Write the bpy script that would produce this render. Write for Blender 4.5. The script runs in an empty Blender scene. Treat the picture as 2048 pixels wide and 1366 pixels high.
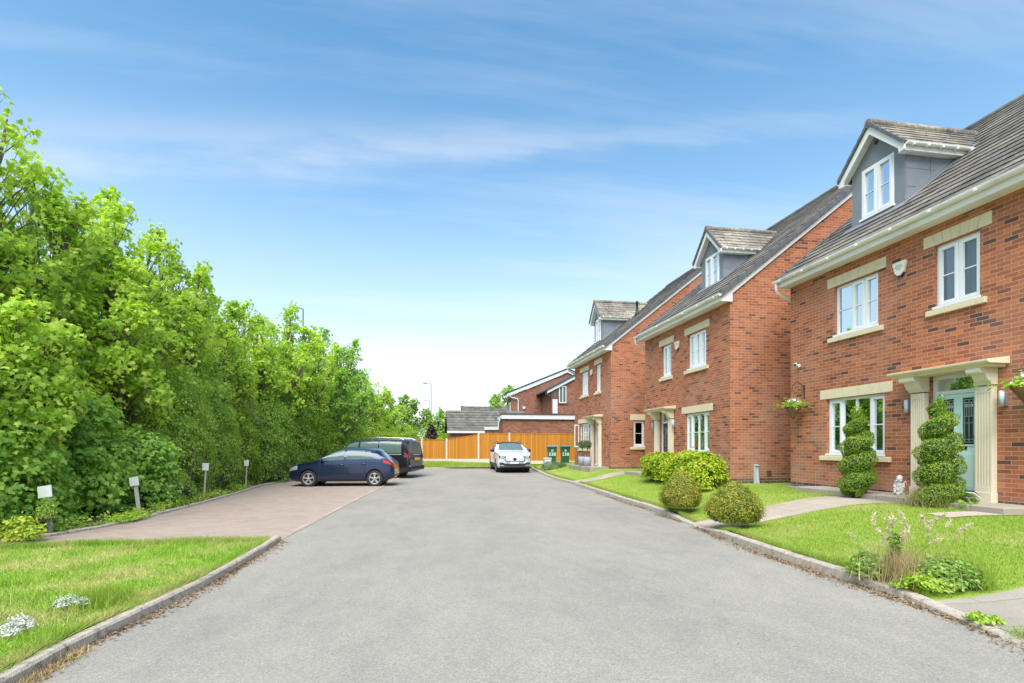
import bpy, bmesh, math, random
import numpy as np
from mathutils import Vector, Matrix
R = math.radians
sc = bpy.context.scene
col = sc.collection
rng = np.random.default_rng(7)
random.seed(7)

# ------------------------------------------------------------------ nodes
class NG:
    def __init__(s, tree):
        s.t = tree
        s.L = tree.links
    def n(s, typ, ins=None, **attrs):
        nd = s.t.nodes.new('ShaderNode' + typ)
        for k, v in attrs.items():
            setattr(nd, k, v)
        for k, v in (ins or {}).items():
            if v is None:
                continue
            if hasattr(v, 'bl_idname') and v.bl_idname.startswith('NodeSocket'):
                s.L.new(v, nd.inputs[k])
            else:
                nd.inputs[k].default_value = v
        return nd
    def math(s, op, a, b=None, c=None, clamp=False):
        d = {0: a}
        if b is not None: d[1] = b
        if c is not None: d[2] = c
        return s.n('Math', d, operation=op, use_clamp=clamp).outputs[0]
    def mix(s, fac, a, b, blend='MIX'):
        nd = s.n('Mix', data_type='RGBA', blend_type=blend)
        for idx, v in ((0, fac), (6, a), (7, b)):
            if hasattr(v, 'bl_idname') and v.bl_idname.startswith('NodeSocket'):
                s.L.new(v, nd.inputs[idx])
            else:
                nd.inputs[idx].default_value = v
        return nd.outputs[2]
    def ramp(s, fac, stops, interp='LINEAR'):
        nd = s.n('ValToRGB', {0: fac})
        cr = nd.color_ramp
        cr.interpolation = interp
        while len(cr.elements) < len(stops):
            cr.elements.new(0.5)
        for e, (p, c) in zip(cr.elements, stops):
            e.position = p
            e.color = c if len(c) == 4 else (*c, 1)
        return nd.outputs[0]
    def noise(s, scale, vec=None, detail=3, rough=.55):
        return s.n('TexNoise', {'Scale': scale, 'Vector': vec, 'Detail': detail, 'Roughness': rough}).outputs[0]

def c4(c):
    return (c[0], c[1], c[2], 1)

MATS = {}
def new_mat(name):
    m = bpy.data.materials.new(name)
    m.use_nodes = True
    m.node_tree.nodes.clear()
    g = NG(m.node_tree)
    MATS[name] = m
    return m, g

def finish(g, shader):
    o = g.n('OutputMaterial')
    g.L.new(shader, o.inputs[0])

def plain(name, color, rough=.5, metal=0, var=.12, scale=6, bump=0, bscale=60, spec=.5, coat=0, dirt=None):
    """principled with a little procedural variation of the colour itself"""
    m, g = new_mat(name)
    pos = g.n('TexCoord').outputs['Object']
    nz = g.noise(scale, pos, 4)
    c = g.mix(nz, c4([x * (1 - var) for x in color]), c4([min(1, x * (1 + var)) for x in color]))
    if dirt:
        f = g.ramp(g.noise(scale * .6, pos, 5, .65), [(.52, (0, 0, 0)), (.7, (1, 1, 1))])
        c = g.mix(g.math('MULTIPLY', f, dirt[1]), c, c4(dirt[0]))
    d = {'Base Color': c, 'Roughness': rough, 'Metallic': metal, 'Specular IOR Level': spec, 'Coat Weight': coat}
    if bump:
        b = g.n('Bump', {'Strength': bump, 'Distance': .01, 'Height': g.noise(bscale, pos, 3)})
        d['Normal'] = b.outputs[0]
    finish(g, g.n('BsdfPrincipled', d).outputs[0])
    return m

def wallcoords(g):
    geo = g.n('NewGeometry')
    p = g.n('SeparateXYZ', {0: geo.outputs['Position']})
    nn = g.n('SeparateXYZ', {0: geo.outputs['True Normal']})
    ax = g.math('ABSOLUTE', nn.outputs[0]); ay = g.math('ABSOLUTE', nn.outputs[1])
    f = g.math('GREATER_THAN', ax, ay)
    u = g.math('ADD', g.math('MULTIPLY', f, p.outputs[1]), g.math('MULTIPLY', g.math('SUBTRACT', 1.0, f), p.outputs[0]))
    return geo, u, p.outputs[2]

def brick_mat(name, dpc=None, ramp=None, mortar=(.47, .325, .225), bloom=.45, wall_off=0):
    m, g = new_mat(name)
    geo, u, z = wallcoords(g)
    row = g.math('FLOOR', g.math('DIVIDE', z, .075))
    odd = g.math('MODULO', row, 2.0)
    uu = g.math('ADD', g.math('DIVIDE', u, .225), g.math('MULTIPLY', odd, .5))
    fu = g.math('FRACT', uu); fv = g.math('FRACT', g.math('DIVIDE', z, .075))
    colu = g.math('FLOOR', uu)
    mo = g.math('MAXIMUM', g.math('LESS_THAN', fu, .047), g.math('LESS_THAN', fv, .14))
    idv = g.n('CombineXYZ', {0: colu, 1: row, 2: float(wall_off)})
    wn = g.n('TexWhiteNoise', {'Vector': idv.outputs[0]}, noise_dimensions='3D')
    rnd = wn.outputs[0]
    stops = ramp or [(0, (.11, .062, .05)), (.06, (.15, .07, .052)), (.085, (.29, .095, .048)), (.30, (.385, .125, .058)),
                     (.62, (.435, .147, .068)), (.88, (.475, .168, .08)), (.95, (.50, .175, .085)), (1.0, (.58, .19, .065))]
    bc = g.ramp(rnd, stops)
    fine = g.noise(55, geo.outputs['Position'], 4, .7)
    bc = g.mix(1.0, bc, g.ramp(fine, [(.25, (.72, .72, .72)), (.75, (1.15, 1.15, 1.15))]), 'MULTIPLY')
    big = g.noise(.55, geo.outputs['Position'], 4, .6)
    bl = g.ramp(big, [(.5, (0, 0, 0)), (.72, (1, 1, 1))])
    bc = g.mix(g.math('MULTIPLY', bl, bloom), bc, (.47, .27, .19, 1))
    if dpc is not None:
        lo = g.math('LESS_THAN', z, dpc)
        bc = g.mix(lo, bc, (.045, .045, .052, 1))
        d2 = g.math('MULTIPLY', g.math('LESS_THAN', z, dpc + .45), g.ramp(g.noise(2.2, geo.outputs['Position'], 5), [(.42, (0, 0, 0)), (.68, (1, 1, 1))]))
        bc = g.mix(g.math('MULTIPLY', d2, .4), bc, (.33, .25, .19, 1))
    mcol = g.mix(g.noise(9, geo.outputs['Position'], 4), c4([x * .78 for x in mortar]), c4([x * 1.15 for x in mortar]))
    c = g.mix(mo, bc, mcol)
    h = g.math('ADD', g.math('SUBTRACT', 1.0, mo), g.math('MULTIPLY', fine, .35))
    b = g.n('Bump', {'Strength': .45, 'Distance': .006, 'Height': h})
    finish(g, g.n('BsdfPrincipled', {'Base Color': c, 'Roughness': .88, 'Normal': b.outputs[0], 'Specular IOR Level': .25}).outputs[0])
    return m

def tile_mat(name, base=(.15, .135, .12), lichen=(.42, .38, .30), amount=.6, width=.33, zg=.2):
    m, g = new_mat(name)
    geo, u, z = wallcoords(g)
    row = g.math('FLOOR', g.math('DIVIDE', z, zg))
    uu = g.math('ADD', g.math('DIVIDE', u, width), g.math('MULTIPLY', g.math('MODULO', row, 2.0), .5))
    j = g.math('LESS_THAN', g.math('FRACT', uu), .035)
    wn = g.n('TexWhiteNoise', {'Vector': g.n('CombineXYZ', {0: g.math('FLOOR', uu), 1: row}).outputs[0]}, noise_dimensions='2D').outputs[0]
    c = g.mix(wn, c4([x * .72 for x in base]), c4([x * 1.3 for x in base]))
    pos = geo.outputs['Position']
    l1 = g.ramp(g.math('ADD', g.math('MULTIPLY', g.noise(1.1, pos, 5, .65), .6), g.math('MULTIPLY', g.noise(14, pos, 4, .7), .4)), [(.45, (0, 0, 0)), (.62, (1, 1, 1))])
    c = g.mix(g.math('MULTIPLY', l1, amount), c, c4(lichen))
    moss = g.ramp(g.noise(4.3, pos, 5, .7), [(.58, (0, 0, 0)), (.7, (1, 1, 1))])
    c = g.mix(g.math('MULTIPLY', moss, .45), c, (.07, .062, .04, 1))
    c = g.mix(g.math('MULTIPLY', j, .7), c, (.03, .028, .026, 1))
    b = g.n('Bump', {'Strength': .5, 'Distance': .01, 'Height': g.noise(40, pos, 4, .7)})
    finish(g, g.n('BsdfPrincipled', {'Base Color': c, 'Roughness': .92, 'Normal': b.outputs[0], 'Specular IOR Level': .2}).outputs[0])
    return m

def leaf_mat(name, dark, mid, light, trans=.38, nscale=.7, rough=.5, tint=(1.15, 1.2, .55)):
    m, g = new_mat(name)
    at = g.n('Attribute', attribute_name='rnd').outputs['Fac']
    pos = g.n('NewGeometry').outputs['Position']
    nz = g.noise(nscale, pos, 3)
    f = g.math('ADD', g.math('MULTIPLY', at, .62), g.math('MULTIPLY', g.math('SUBTRACT', nz, .32), 1.0), clamp=True)
    c = g.ramp(f, [(0.02, dark), (.45, mid), (.95, light)])
    p = g.n('BsdfPrincipled', {'Base Color': c, 'Roughness': rough, 'Specular IOR Level': .35}).outputs[0]
    tc = g.mix(1.0, c, c4(tint), 'MULTIPLY')
    t = g.n('BsdfTranslucent', {'Color': tc}).outputs[0]
    mx = g.n('MixShader', {0: trans, 1: p, 2: t})
    finish(g, mx.outputs[0])
    return m

def glass_mat(name, tint=(.66, .74, .74), ior=1.42, gl=(.62, .70, .74)):
    m, g = new_mat(name)
    fr = g.n('Fresnel', {'IOR': ior})
    wob = g.n('Bump', {'Strength': .04, 'Distance': .01, 'Height': g.noise(2.2, g.n('TexCoord').outputs['Object'], 2)})
    gs = g.n('BsdfGlossy', {'Color': c4(gl), 'Roughness': .015, 'Normal': wob.outputs[0]})
    tr = g.n('BsdfTransparent', {'Color': c4(tint)})
    mx = g.n('MixShader', {0: fr.outputs[0], 1: tr.outputs[0], 2: gs.outputs[0]})
    finish(g, mx.outputs[0])
    return m

# ------------------------------------------------------------------ materials
M_brick = brick_mat('brick_wall', dpc=.60)
M_brick_old = brick_mat('old_brick_wall', ramp=[(0, (.13, .06, .05)), (.3, (.24, .085, .055)), (.7, (.30, .105, .065)), (1, (.36, .14, .085))], mortar=(.36, .25, .18), bloom=.3, wall_off=3)
M_tile = tile_mat('concrete_roof_tile', (.115, .105, .098), (.40, .36, .28), .55)
M_tile_d = tile_mat('dormer_roof_tile', (.16, .145, .125), (.50, .44, .33), .75)
M_tile_far = tile_mat('far_roof_tile', (.125, .118, .105), (.25, .23, .18), .4)
M_verge = plain('grey_verge_tile', (.10, .11, .12), .85, var=.3, scale=4, bump=.3, dirt=((.3, .27, .2), .3))
M_white = plain('white_upvc', (.80, .81, .80), .32, var=.03, scale=2, dirt=((.5, .47, .4), .18))
M_cream = plain('white_fascia', (.80, .79, .75), .4, var=.05, scale=1.5, dirt=((.42, .40, .30), .35))
M_gutter = plain('white_gutter', (.78, .77, .72), .4, var=.05, scale=2, dirt=((.30, .30, .20), .45))
M_stone = plain('cast_stone', (.70, .60, .40), .82, var=.07, scale=7, bump=.2, bscale=90, dirt=((.50, .43, .29), .4))
M_stone_l = plain('pale_cast_stone', (.74, .66, .50), .8, var=.05, scale=5, bump=.15, bscale=90, dirt=((.56, .50, .34), .4))
M_seam = plain('stone_joint', (.42, .36, .25), .9)
M_lead = plain('grey_lead_sheet', (.22, .235, .25), .55, metal=.25, var=.25, scale=2.4, bump=.12, bscale=7, dirt=((.30, .31, .34), .5))
M_leadf = plain('grey_render', (.20, .225, .235), .7, var=.12, scale=3, bump=.05)
M_glass = glass_mat('window_glass')
M_glass_d = glass_mat('dark_window_glass', (.30, .36, .34), 1.6)
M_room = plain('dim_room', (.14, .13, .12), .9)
M_curtain = plain('net_curtain', (.26, .29, .30), .9, var=.05, scale=12)
M_curt_g = plain('grey_drape', (.42, .44, .43), .9, var=.1, scale=10)
M_mint = plain('mint_door_paint', (.62, .86, .77), .38, var=.03, scale=3)
M_sage = plain('pale_green_door_paint', (.45, .58, .50), .4, var=.03)
M_slate = plain('dark_grey_door_paint', (.045, .055, .065), .4, var=.08)
M_black = plain('black_plastic', (.022, .022, .025), .45, var=.2)
M_chrome = plain('chrome_metal', (.75, .75, .76), .18, metal=1, var=.03)
M_steel = plain('grey_metal', (.36, .38, .40), .45, metal=.7, var=.1)
M_came = plain('lead_came', (.62, .64, .62), .4, metal=.6)
M_darkglass = plain('leaded_glass', (.035, .05, .048), .08, var=.2, spec=.6)
M_concrete = plain('kerb_concrete', (.42, .37, .30), .92, var=.35, scale=22, bump=.9, bscale=90, dirt=((.13, .105, .075), .85))
M_concpost = plain('concrete_post', (.62, .57, .49), .9, var=.08, scale=4, bump=.2)
M_wood = None

def wood_fence():
    m, g = new_mat('orange_fence_board')
    geo, u, z = wallcoords(g)
    b = g.math('DIVIDE', u, .11)
    wn = g.n('TexWhiteNoise', {'W': g.math('FLOOR', b)}, noise_dimensions='1D').outputs[0]
    st = g.n('CombineXYZ', {0: g.math('MULTIPLY', u, 18.0), 1: g.math('MULTIPLY', z, 1.2)})
    gr = g.noise(1.0, st.outputs[0], 5, .65)
    f = g.math('ADD', g.math('MULTIPLY', wn, .5), g.math('MULTIPLY', gr, .55))
    c = g.ramp(f, [(.15, (.42, .16, .020)), (.55, (.53, .215, .028)), (.9, (.60, .26, .045))])
    gap = g.math('LESS_THAN', g.math('FRACT', b), .09)
    c = g.mix(g.math('MULTIPLY', gap, .75), c, (.20, .075, .016, 1))
    finish(g, g.n('BsdfPrincipled', {'Base Color': c, 'Roughness': .7, 'Specular IOR Level': .2}).outputs[0])
    return m
M_wood = wood_fence()

def asphalt():
    m, g = new_mat('grey_asphalt')
    pos = g.n('NewGeometry').outputs['Position']
    v = g.n('TexVoronoi', {'Vector': pos, 'Scale': 95.0, 'Randomness': 1.0})
    st = g.ramp(g.n('SeparateColor', {0: v.outputs['Color']}).outputs[0], [(0, (.15, .15, .147)), (.3, (.20, .198, .192)), (.75, (.235, .232, .224)), (1, (.30, .296, .285))])
    v2 = g.n('TexVoronoi', {'Vector': pos, 'Scale': 210.0})
    st = g.mix(.35, st, g.ramp(g.n('SeparateColor', {0: v2.outputs['Color']}).outputs[0], [(0, (.13, .13, .13)), (1, (.31, .305, .295))]))
    stre = g.n('Mapping', {'Vector': pos, 'Scale': (1.0, .55, 1.0)}).outputs[0]
    b1 = g.noise(.55, stre, 6, .62)
    b2 = g.noise(3.2, stre, 5, .65)
    sh = g.ramp(g.math('ADD', g.math('MULTIPLY', b1, .6), g.math('MULTIPLY', b2, .4)), [(.32, (.86, .865, .87)), (.5, (1.06, 1.06, 1.05)), (.66, (1.2, 1.19, 1.17))])
    c = g.mix(1.0, st, sh, 'MULTIPLY')
    c = g.mix(1.0, c, (1.12, 1.06, .945, 1), 'MULTIPLY')
    dk = g.ramp(g.noise(1.4, stre, 6, .7), [(.60, (0, 0, 0)), (.72, (1, 1, 1))])
    c = g.mix(g.math('MULTIPLY', dk, .30), c, (.13, .128, .122, 1))
    h = g.math('ADD', v.outputs['Distance'], g.math('MULTIPLY', v2.outputs['Distance'], .4))
    b = g.n('Bump', {'Strength': .3, 'Distance': .003, 'Height': h})
    finish(g, g.n('BsdfPrincipled', {'Base Color': c, 'Roughness': .9, 'Normal': b.outputs[0], 'Specular IOR Level': .25}).outputs[0])
    return m
M_asphalt = asphalt()

def paver(name, cols, bw=.2, bh=.1, rot=0.0, joint=(.16, .14, .12), grime=(.26, .25, .22), ga=.6, jw=.05):
    m, g = new_mat(name)
    pos = g.n('NewGeometry').outputs['Position']
    mp = g.n('Mapping', {'Vector': pos, 'Rotation': (0, 0, rot)}).outputs[0]
    p = g.n('SeparateXYZ', {0: mp})
    row = g.math('FLOOR', g.math('DIVIDE', p.outputs[1], bh))
    uu = g.math('ADD', g.math('DIVIDE', p.outputs[0], bw), g.math('MULTIPLY', g.math('FLOORED_MODULO', row, 2.0), .5))
    fu = g.math('FRACT', uu); fv = g.math('FRACT', g.math('DIVIDE', p.outputs[1], bh))
    j = g.math('MAXIMUM', g.math('LESS_THAN', fu, jw * bh / bw), g.math('LESS_THAN', fv, jw))
    wn = g.n('TexWhiteNoise', {'Vector': g.n('CombineXYZ', {0: g.math('FLOOR', uu), 1: row}).outputs[0]}, noise_dimensions='2D').outputs[0]
    c = g.ramp(wn, cols)
    n1 = g.ramp(g.noise(.7, pos, 6, .65), [(.38, (0, 0, 0)), (.66, (1, 1, 1))])
    c = g.mix(g.math('MULTIPLY', n1, ga), c, c4(grime))
    n2 = g.noise(60, pos, 3)
    c = g.mix(1.0, c, g.ramp(n2, [(.2, (.8, .8, .8)), (.8, (1.15, 1.15, 1.15))]), 'MULTIPLY')
    c = g.mix(g.math('MULTIPLY', j, .75), c, c4(joint))
    b = g.n('Bump', {'Strength': .4, 'Distance': .006, 'Height': g.math('SUBTRACT', n2, j)})
    finish(g, g.n('BsdfPrincipled', {'Base Color': c, 'Roughness': .9, 'Normal': b.outputs[0], 'Specular IOR Level': .25}).outputs[0])
    return m
M_paving = paver('red_block_paving', [(0, (.285, .215, .175)), (.4, (.325, .245, .20)), (.8, (.355, .275, .228)), (1, (.34, .28, .24))], rot=R(5.6), ga=.6, grime=(.34, .285, .235), joint=(.25, .21, .18))
M_slab = paver('concrete_paving_slab', [(0, (.35, .295, .23)), (.5, (.415, .35, .275)), (1, (.465, .40, .32))], .6, .6, grime=(.27, .25, .20), ga=.5, jw=.022)
M_drive = paver('worn_driveway_slab', [(0, (.31, .27, .22)), (.5, (.36, .315, .26)), (1, (.40, .355, .295))], .9, .6, grime=(.22, .215, .19), ga=.7, jw=.02, rot=R(8))

def lawn_mat(name, g1, g2, dry, dryamt, lo=.50, hi=.66):
    m, g = new_mat(name)
    pos = g.n('NewGeometry').outputs['Position']
    a = g.noise(1.3, pos, 5, .6)
    c = g.mix(g.noise(9, pos, 4), c4(g1), c4(g2))
    f = g.ramp(a, [(lo, (0, 0, 0)), (hi, (1, 1, 1))])
    c = g.mix(g.math('MULTIPLY', f, dryamt), c, c4(dry))
    b = g.n('Bump', {'Strength': .8, 'Distance': .03, 'Height': g.noise(70, pos, 3)})
    finish(g, g.n('BsdfPrincipled', {'Base Color': c, 'Roughness': .95, 'Normal': b.outputs[0], 'Specular IOR Level': .15}).outputs[0])
    return m
M_lawn = lawn_mat('mown_lawn', (.20, .31, .04), (.29, .39, .06), (.40, .40, .13), .6)
M_lawn_l = lawn_mat('rough_verge_grass', (.20, .35, .04), (.30, .43, .06), (.50, .45, .18), .7, .44, .62)
M_ground = lawn_mat('field_grass', (.09, .15, .03), (.13, .2, .04), (.2, .18, .07), .5)

def blade_mat(name, g1, g2, dry, dryamt, lo=.50, hi=.66):
    m, g = new_mat(name)
    pos = g.n('NewGeometry').outputs['Position']
    at = g.n('Attribute', attribute_name='rnd').outputs['Fac']
    f = g.math('MULTIPLY', g.ramp(g.noise(1.3, pos, 5, .6), [(lo, (0, 0, 0)), (hi, (1, 1, 1))]), dryamt)
    c = g.mix(at, c4(g1), c4(g2))
    c = g.mix(g.math('MULTIPLY', f, g.math('ADD', .35, g.math('MULTIPLY', at, .65))), c, c4(dry))
    p = g.n('BsdfPrincipled', {'Base Color': c, 'Roughness': .6, 'Specular IOR Level': .25}).outputs[0]
    t = g.n('BsdfTranslucent', {'Color': c}).outputs[0]
    finish(g, g.n('MixShader', {0: .35, 1: p, 2: t}).outputs[0])
    return m
M_blade = blade_mat('lawn_blade', (.21, .34, .035), (.37, .48, .07), (.50, .47, .18), .75)
M_blade_l = blade_mat('verge_blade', (.20, .37, .03), (.38, .53, .07), (.58, .50, .22), .9, .43, .60)

M_leaf_maple = leaf_mat('maple_leaf', (.22, .36, .05), (.42, .60, .085), (.66, .78, .17), .55)
M_leaf_maple2 = leaf_mat('yellow_maple_leaf', (.24, .39, .05), (.45, .63, .085), (.70, .82, .17), .55)
M_leaf_syc = leaf_mat('sycamore_leaf', (.17, .33, .07), (.31, .52, .095), (.50, .68, .14), .5)
M_leaf_ivy = leaf_mat('ivy_leaf', (.17, .31, .05), (.36, .55, .09), (.64, .73, .22), .5, 1.8)
M_leaf_dark = leaf_mat('dark_leaf', (.13, .25, .05), (.26, .43, .075), (.44, .58, .12), .45)
M_leaf_hedge = leaf_mat('hedge_leaf', (.19, .34, .04), (.36, .52, .06), (.58, .68, .13), .45)
M_leaf_purple = leaf_mat('purple_leaf', (.03, .018, .02), (.06, .03, .03), (.10, .06, .045), .2, tint=(1.1, .8, .8))
M_leaf_box = leaf_mat('box_leaf', (.11, .16, .02), (.28, .31, .035), (.54, .48, .09), .32, 4.5)
M_leaf_spiral = leaf_mat('topiary_leaf', (.07, .17, .018), (.185, .33, .03), (.48, .54, .07), .3, 3.2)
M_leaf_gold = leaf_mat('golden_leaf', (.12, .24, .015), (.34, .46, .025), (.66, .65, .05), .35, 2.2)
M_leaf_elder = leaf_mat('cream_blossom', (.30, .34, .10), (.52, .52, .24), (.75, .70, .42), .25)
M_leaf_silver = leaf_mat('silver_leaf', (.42, .44, .40), (.58, .60, .56), (.75, .76, .74), .15, 6, tint=(1, 1, 1))
M_petal = leaf_mat('white_petal', (.62, .6, .6), (.75, .73, .73), (.85, .82, .84), .2, 8, tint=(1, 1, 1))
M_weed = leaf_mat('weed_leaf', (.13, .26, .05), (.25, .41, .08), (.42, .56, .14), .42, 3)
M_yellowherb = leaf_mat('yellow_herb_leaf', (.22, .36, .03), (.42, .54, .05), (.62, .66, .09), .3, 5)
M_olive = leaf_mat('bay_leaf', (.06, .11, .04), (.12, .18, .07), (.2, .26, .11), .2, 5)
M_straw = leaf_mat('dry_straw', (.28, .21, .09), (.44, .34, .16), (.62, .52, .28), .25, 5, tint=(1, 1, .9))
M_seed = leaf_mat('pale_seed_head', (.50, .42, .24), (.68, .60, .38), (.85, .78, .55), .35, 5, tint=(1, 1, .9))
M_bark = plain('grey_brown_bark', (.15, .125, .095), .95, var=.35, scale=14, bump=.7, bscale=40)
M_core = plain('dark_opaque_core', (.035, .06, .015), .95, var=.4, scale=30)
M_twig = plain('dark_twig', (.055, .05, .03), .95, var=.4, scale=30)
M_litter = leaf_mat('dead_leaf', (.11, .06, .03), (.26, .15, .07), (.42, .30, .17), .1, 9, tint=(1, 1, 1))

def carpaint(name, color, rough=.25, metal=.3):
    m, g = new_mat(name)
    n = g.noise(2.5, g.n('TexCoord').outputs['Object'], 4)
    c = g.mix(n, c4([x * .9 for x in color]), c4([x * 1.1 for x in color]))
    finish(g, g.n('BsdfPrincipled', {'Base Color': c, 'Roughness': rough, 'Metallic': metal, 'Coat Weight': .8, 'Coat Roughness': .04}).outputs[0])
    return m
M_blue = carpaint('navy_car_paint', (.008, .018, .055), .3, .3)
M_blackcar = carpaint('black_car_paint', (.012, .013, .017), .28, .2)
M_whitecar = carpaint('white_car_paint', (.58, .61, .66), .35, .1)
M_carglass = plain('car_glass', (.10, .15, .145), .06, var=.1, spec=.45)
M_tyre = plain('black_tyre', (.025, .024, .023), .85, var=.2, bump=.2)
M_alloy = plain('silver_alloy', (.40, .40, .40), .38, metal=.5, var=.05)
M_redlamp = plain('red_lamp_lens', (.55, .02, .015), .15, var=.1, coat=.5)
M_redlamp_d = plain('dark_red_lamp_lens', (.16, .012, .012), .15, var=.1, coat=.5)
M_headlamp = plain('headlamp_lens', (.45, .48, .50), .08, metal=.4, var=.1, coat=.6)
M_plate_y = plain('yellow_plate', (.72, .45, .05), .4, var=.05)
M_plate_w = plain('white_plate', (.72, .74, .74), .4, var=.05)
M_green = plain('green_wheelie_bin', (.012, .115, .062), .45, var=.12, scale=4)
M_greenlid = plain('green_bin_lid', (.05, .20, .15), .5, var=.1, scale=4)
M_greenlid2 = plain('bluish_bin_lid', (.10, .23, .26), .5, var=.1, scale=4)
M_bandgreen = plain('green_plate_band', (.05, .45, .18), .4)
M_pot = plain('grey_pot_glaze', (.30, .33, .36), .6, var=.1)
M_wicker = plain('brown_coir', (.20, .105, .05), .95, var=.35, scale=40, bump=.8, bscale=90)
M_panel = plain('solar_panel_blue', (.012, .045, .10), .12, var=.2, coat=.5)
M_marble = plain('white_statue_stone', (.56, .55, .53), .7, var=.05, bump=.1, bscale=40)
M_signwhite = plain('faded_white_sign', (.74, .75, .76), .55, var=.04, dirt=((.5, .5, .46), .3))
M_signpost = plain('weathered_post', (.46, .44, .38), .9, var=.15, scale=10, dirt=((.28, .28, .2), .5))
M_lampgrey = plain('street_lamp_grey', (.10, .11, .12), .5, metal=.3)
M_alarm = plain('cream_alarm_box', (.74, .70, .55), .45, var=.04)
M_alarmblue = plain('navy_strobe_base', (.02, .03, .10), .35)
M_alarmgreen = plain('green_print', (.25, .42, .33), .6)
M_whiteprint = plain('white_print', (.78, .80, .78), .6)
M_brown = plain('brown_plastic', (.10, .055, .045), .6, var=.15)
M_trimw = plain('far_white_trim', (.66, .68, .69), .5, var=.06, dirt=((.5, .48, .42), .3))
M_felt = plain('dark_roof_felt', (.06, .065, .075), .9, var=.2)
M_pale = plain('pale_grey_cladding', (.46, .52, .55), .6)
# ------------------------------------------------------------------ geometry helpers
class Fr:
    """wall frame: a runs along the wall, d out of it, z up"""
    def __init__(s, O=(0, 0, 0), r=(1, 0, 0), o=(0, -1, 0)):
        s.O, s.r, s.o = Vector(O), Vector(r), Vector(o)
    def p(s, a, d, z):
        return s.O + s.r * a + s.o * d + Vector((0, 0, z))
WORLD = Fr((0, 0, 0), (1, 0, 0), (0, 1, 0))

def origin_of(o):
    v = Vector((0, 0, 0))
    while o is not None:
        v += Vector(o.get('org', (0, 0, 0)))
        o = o.parent
    return v

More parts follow.
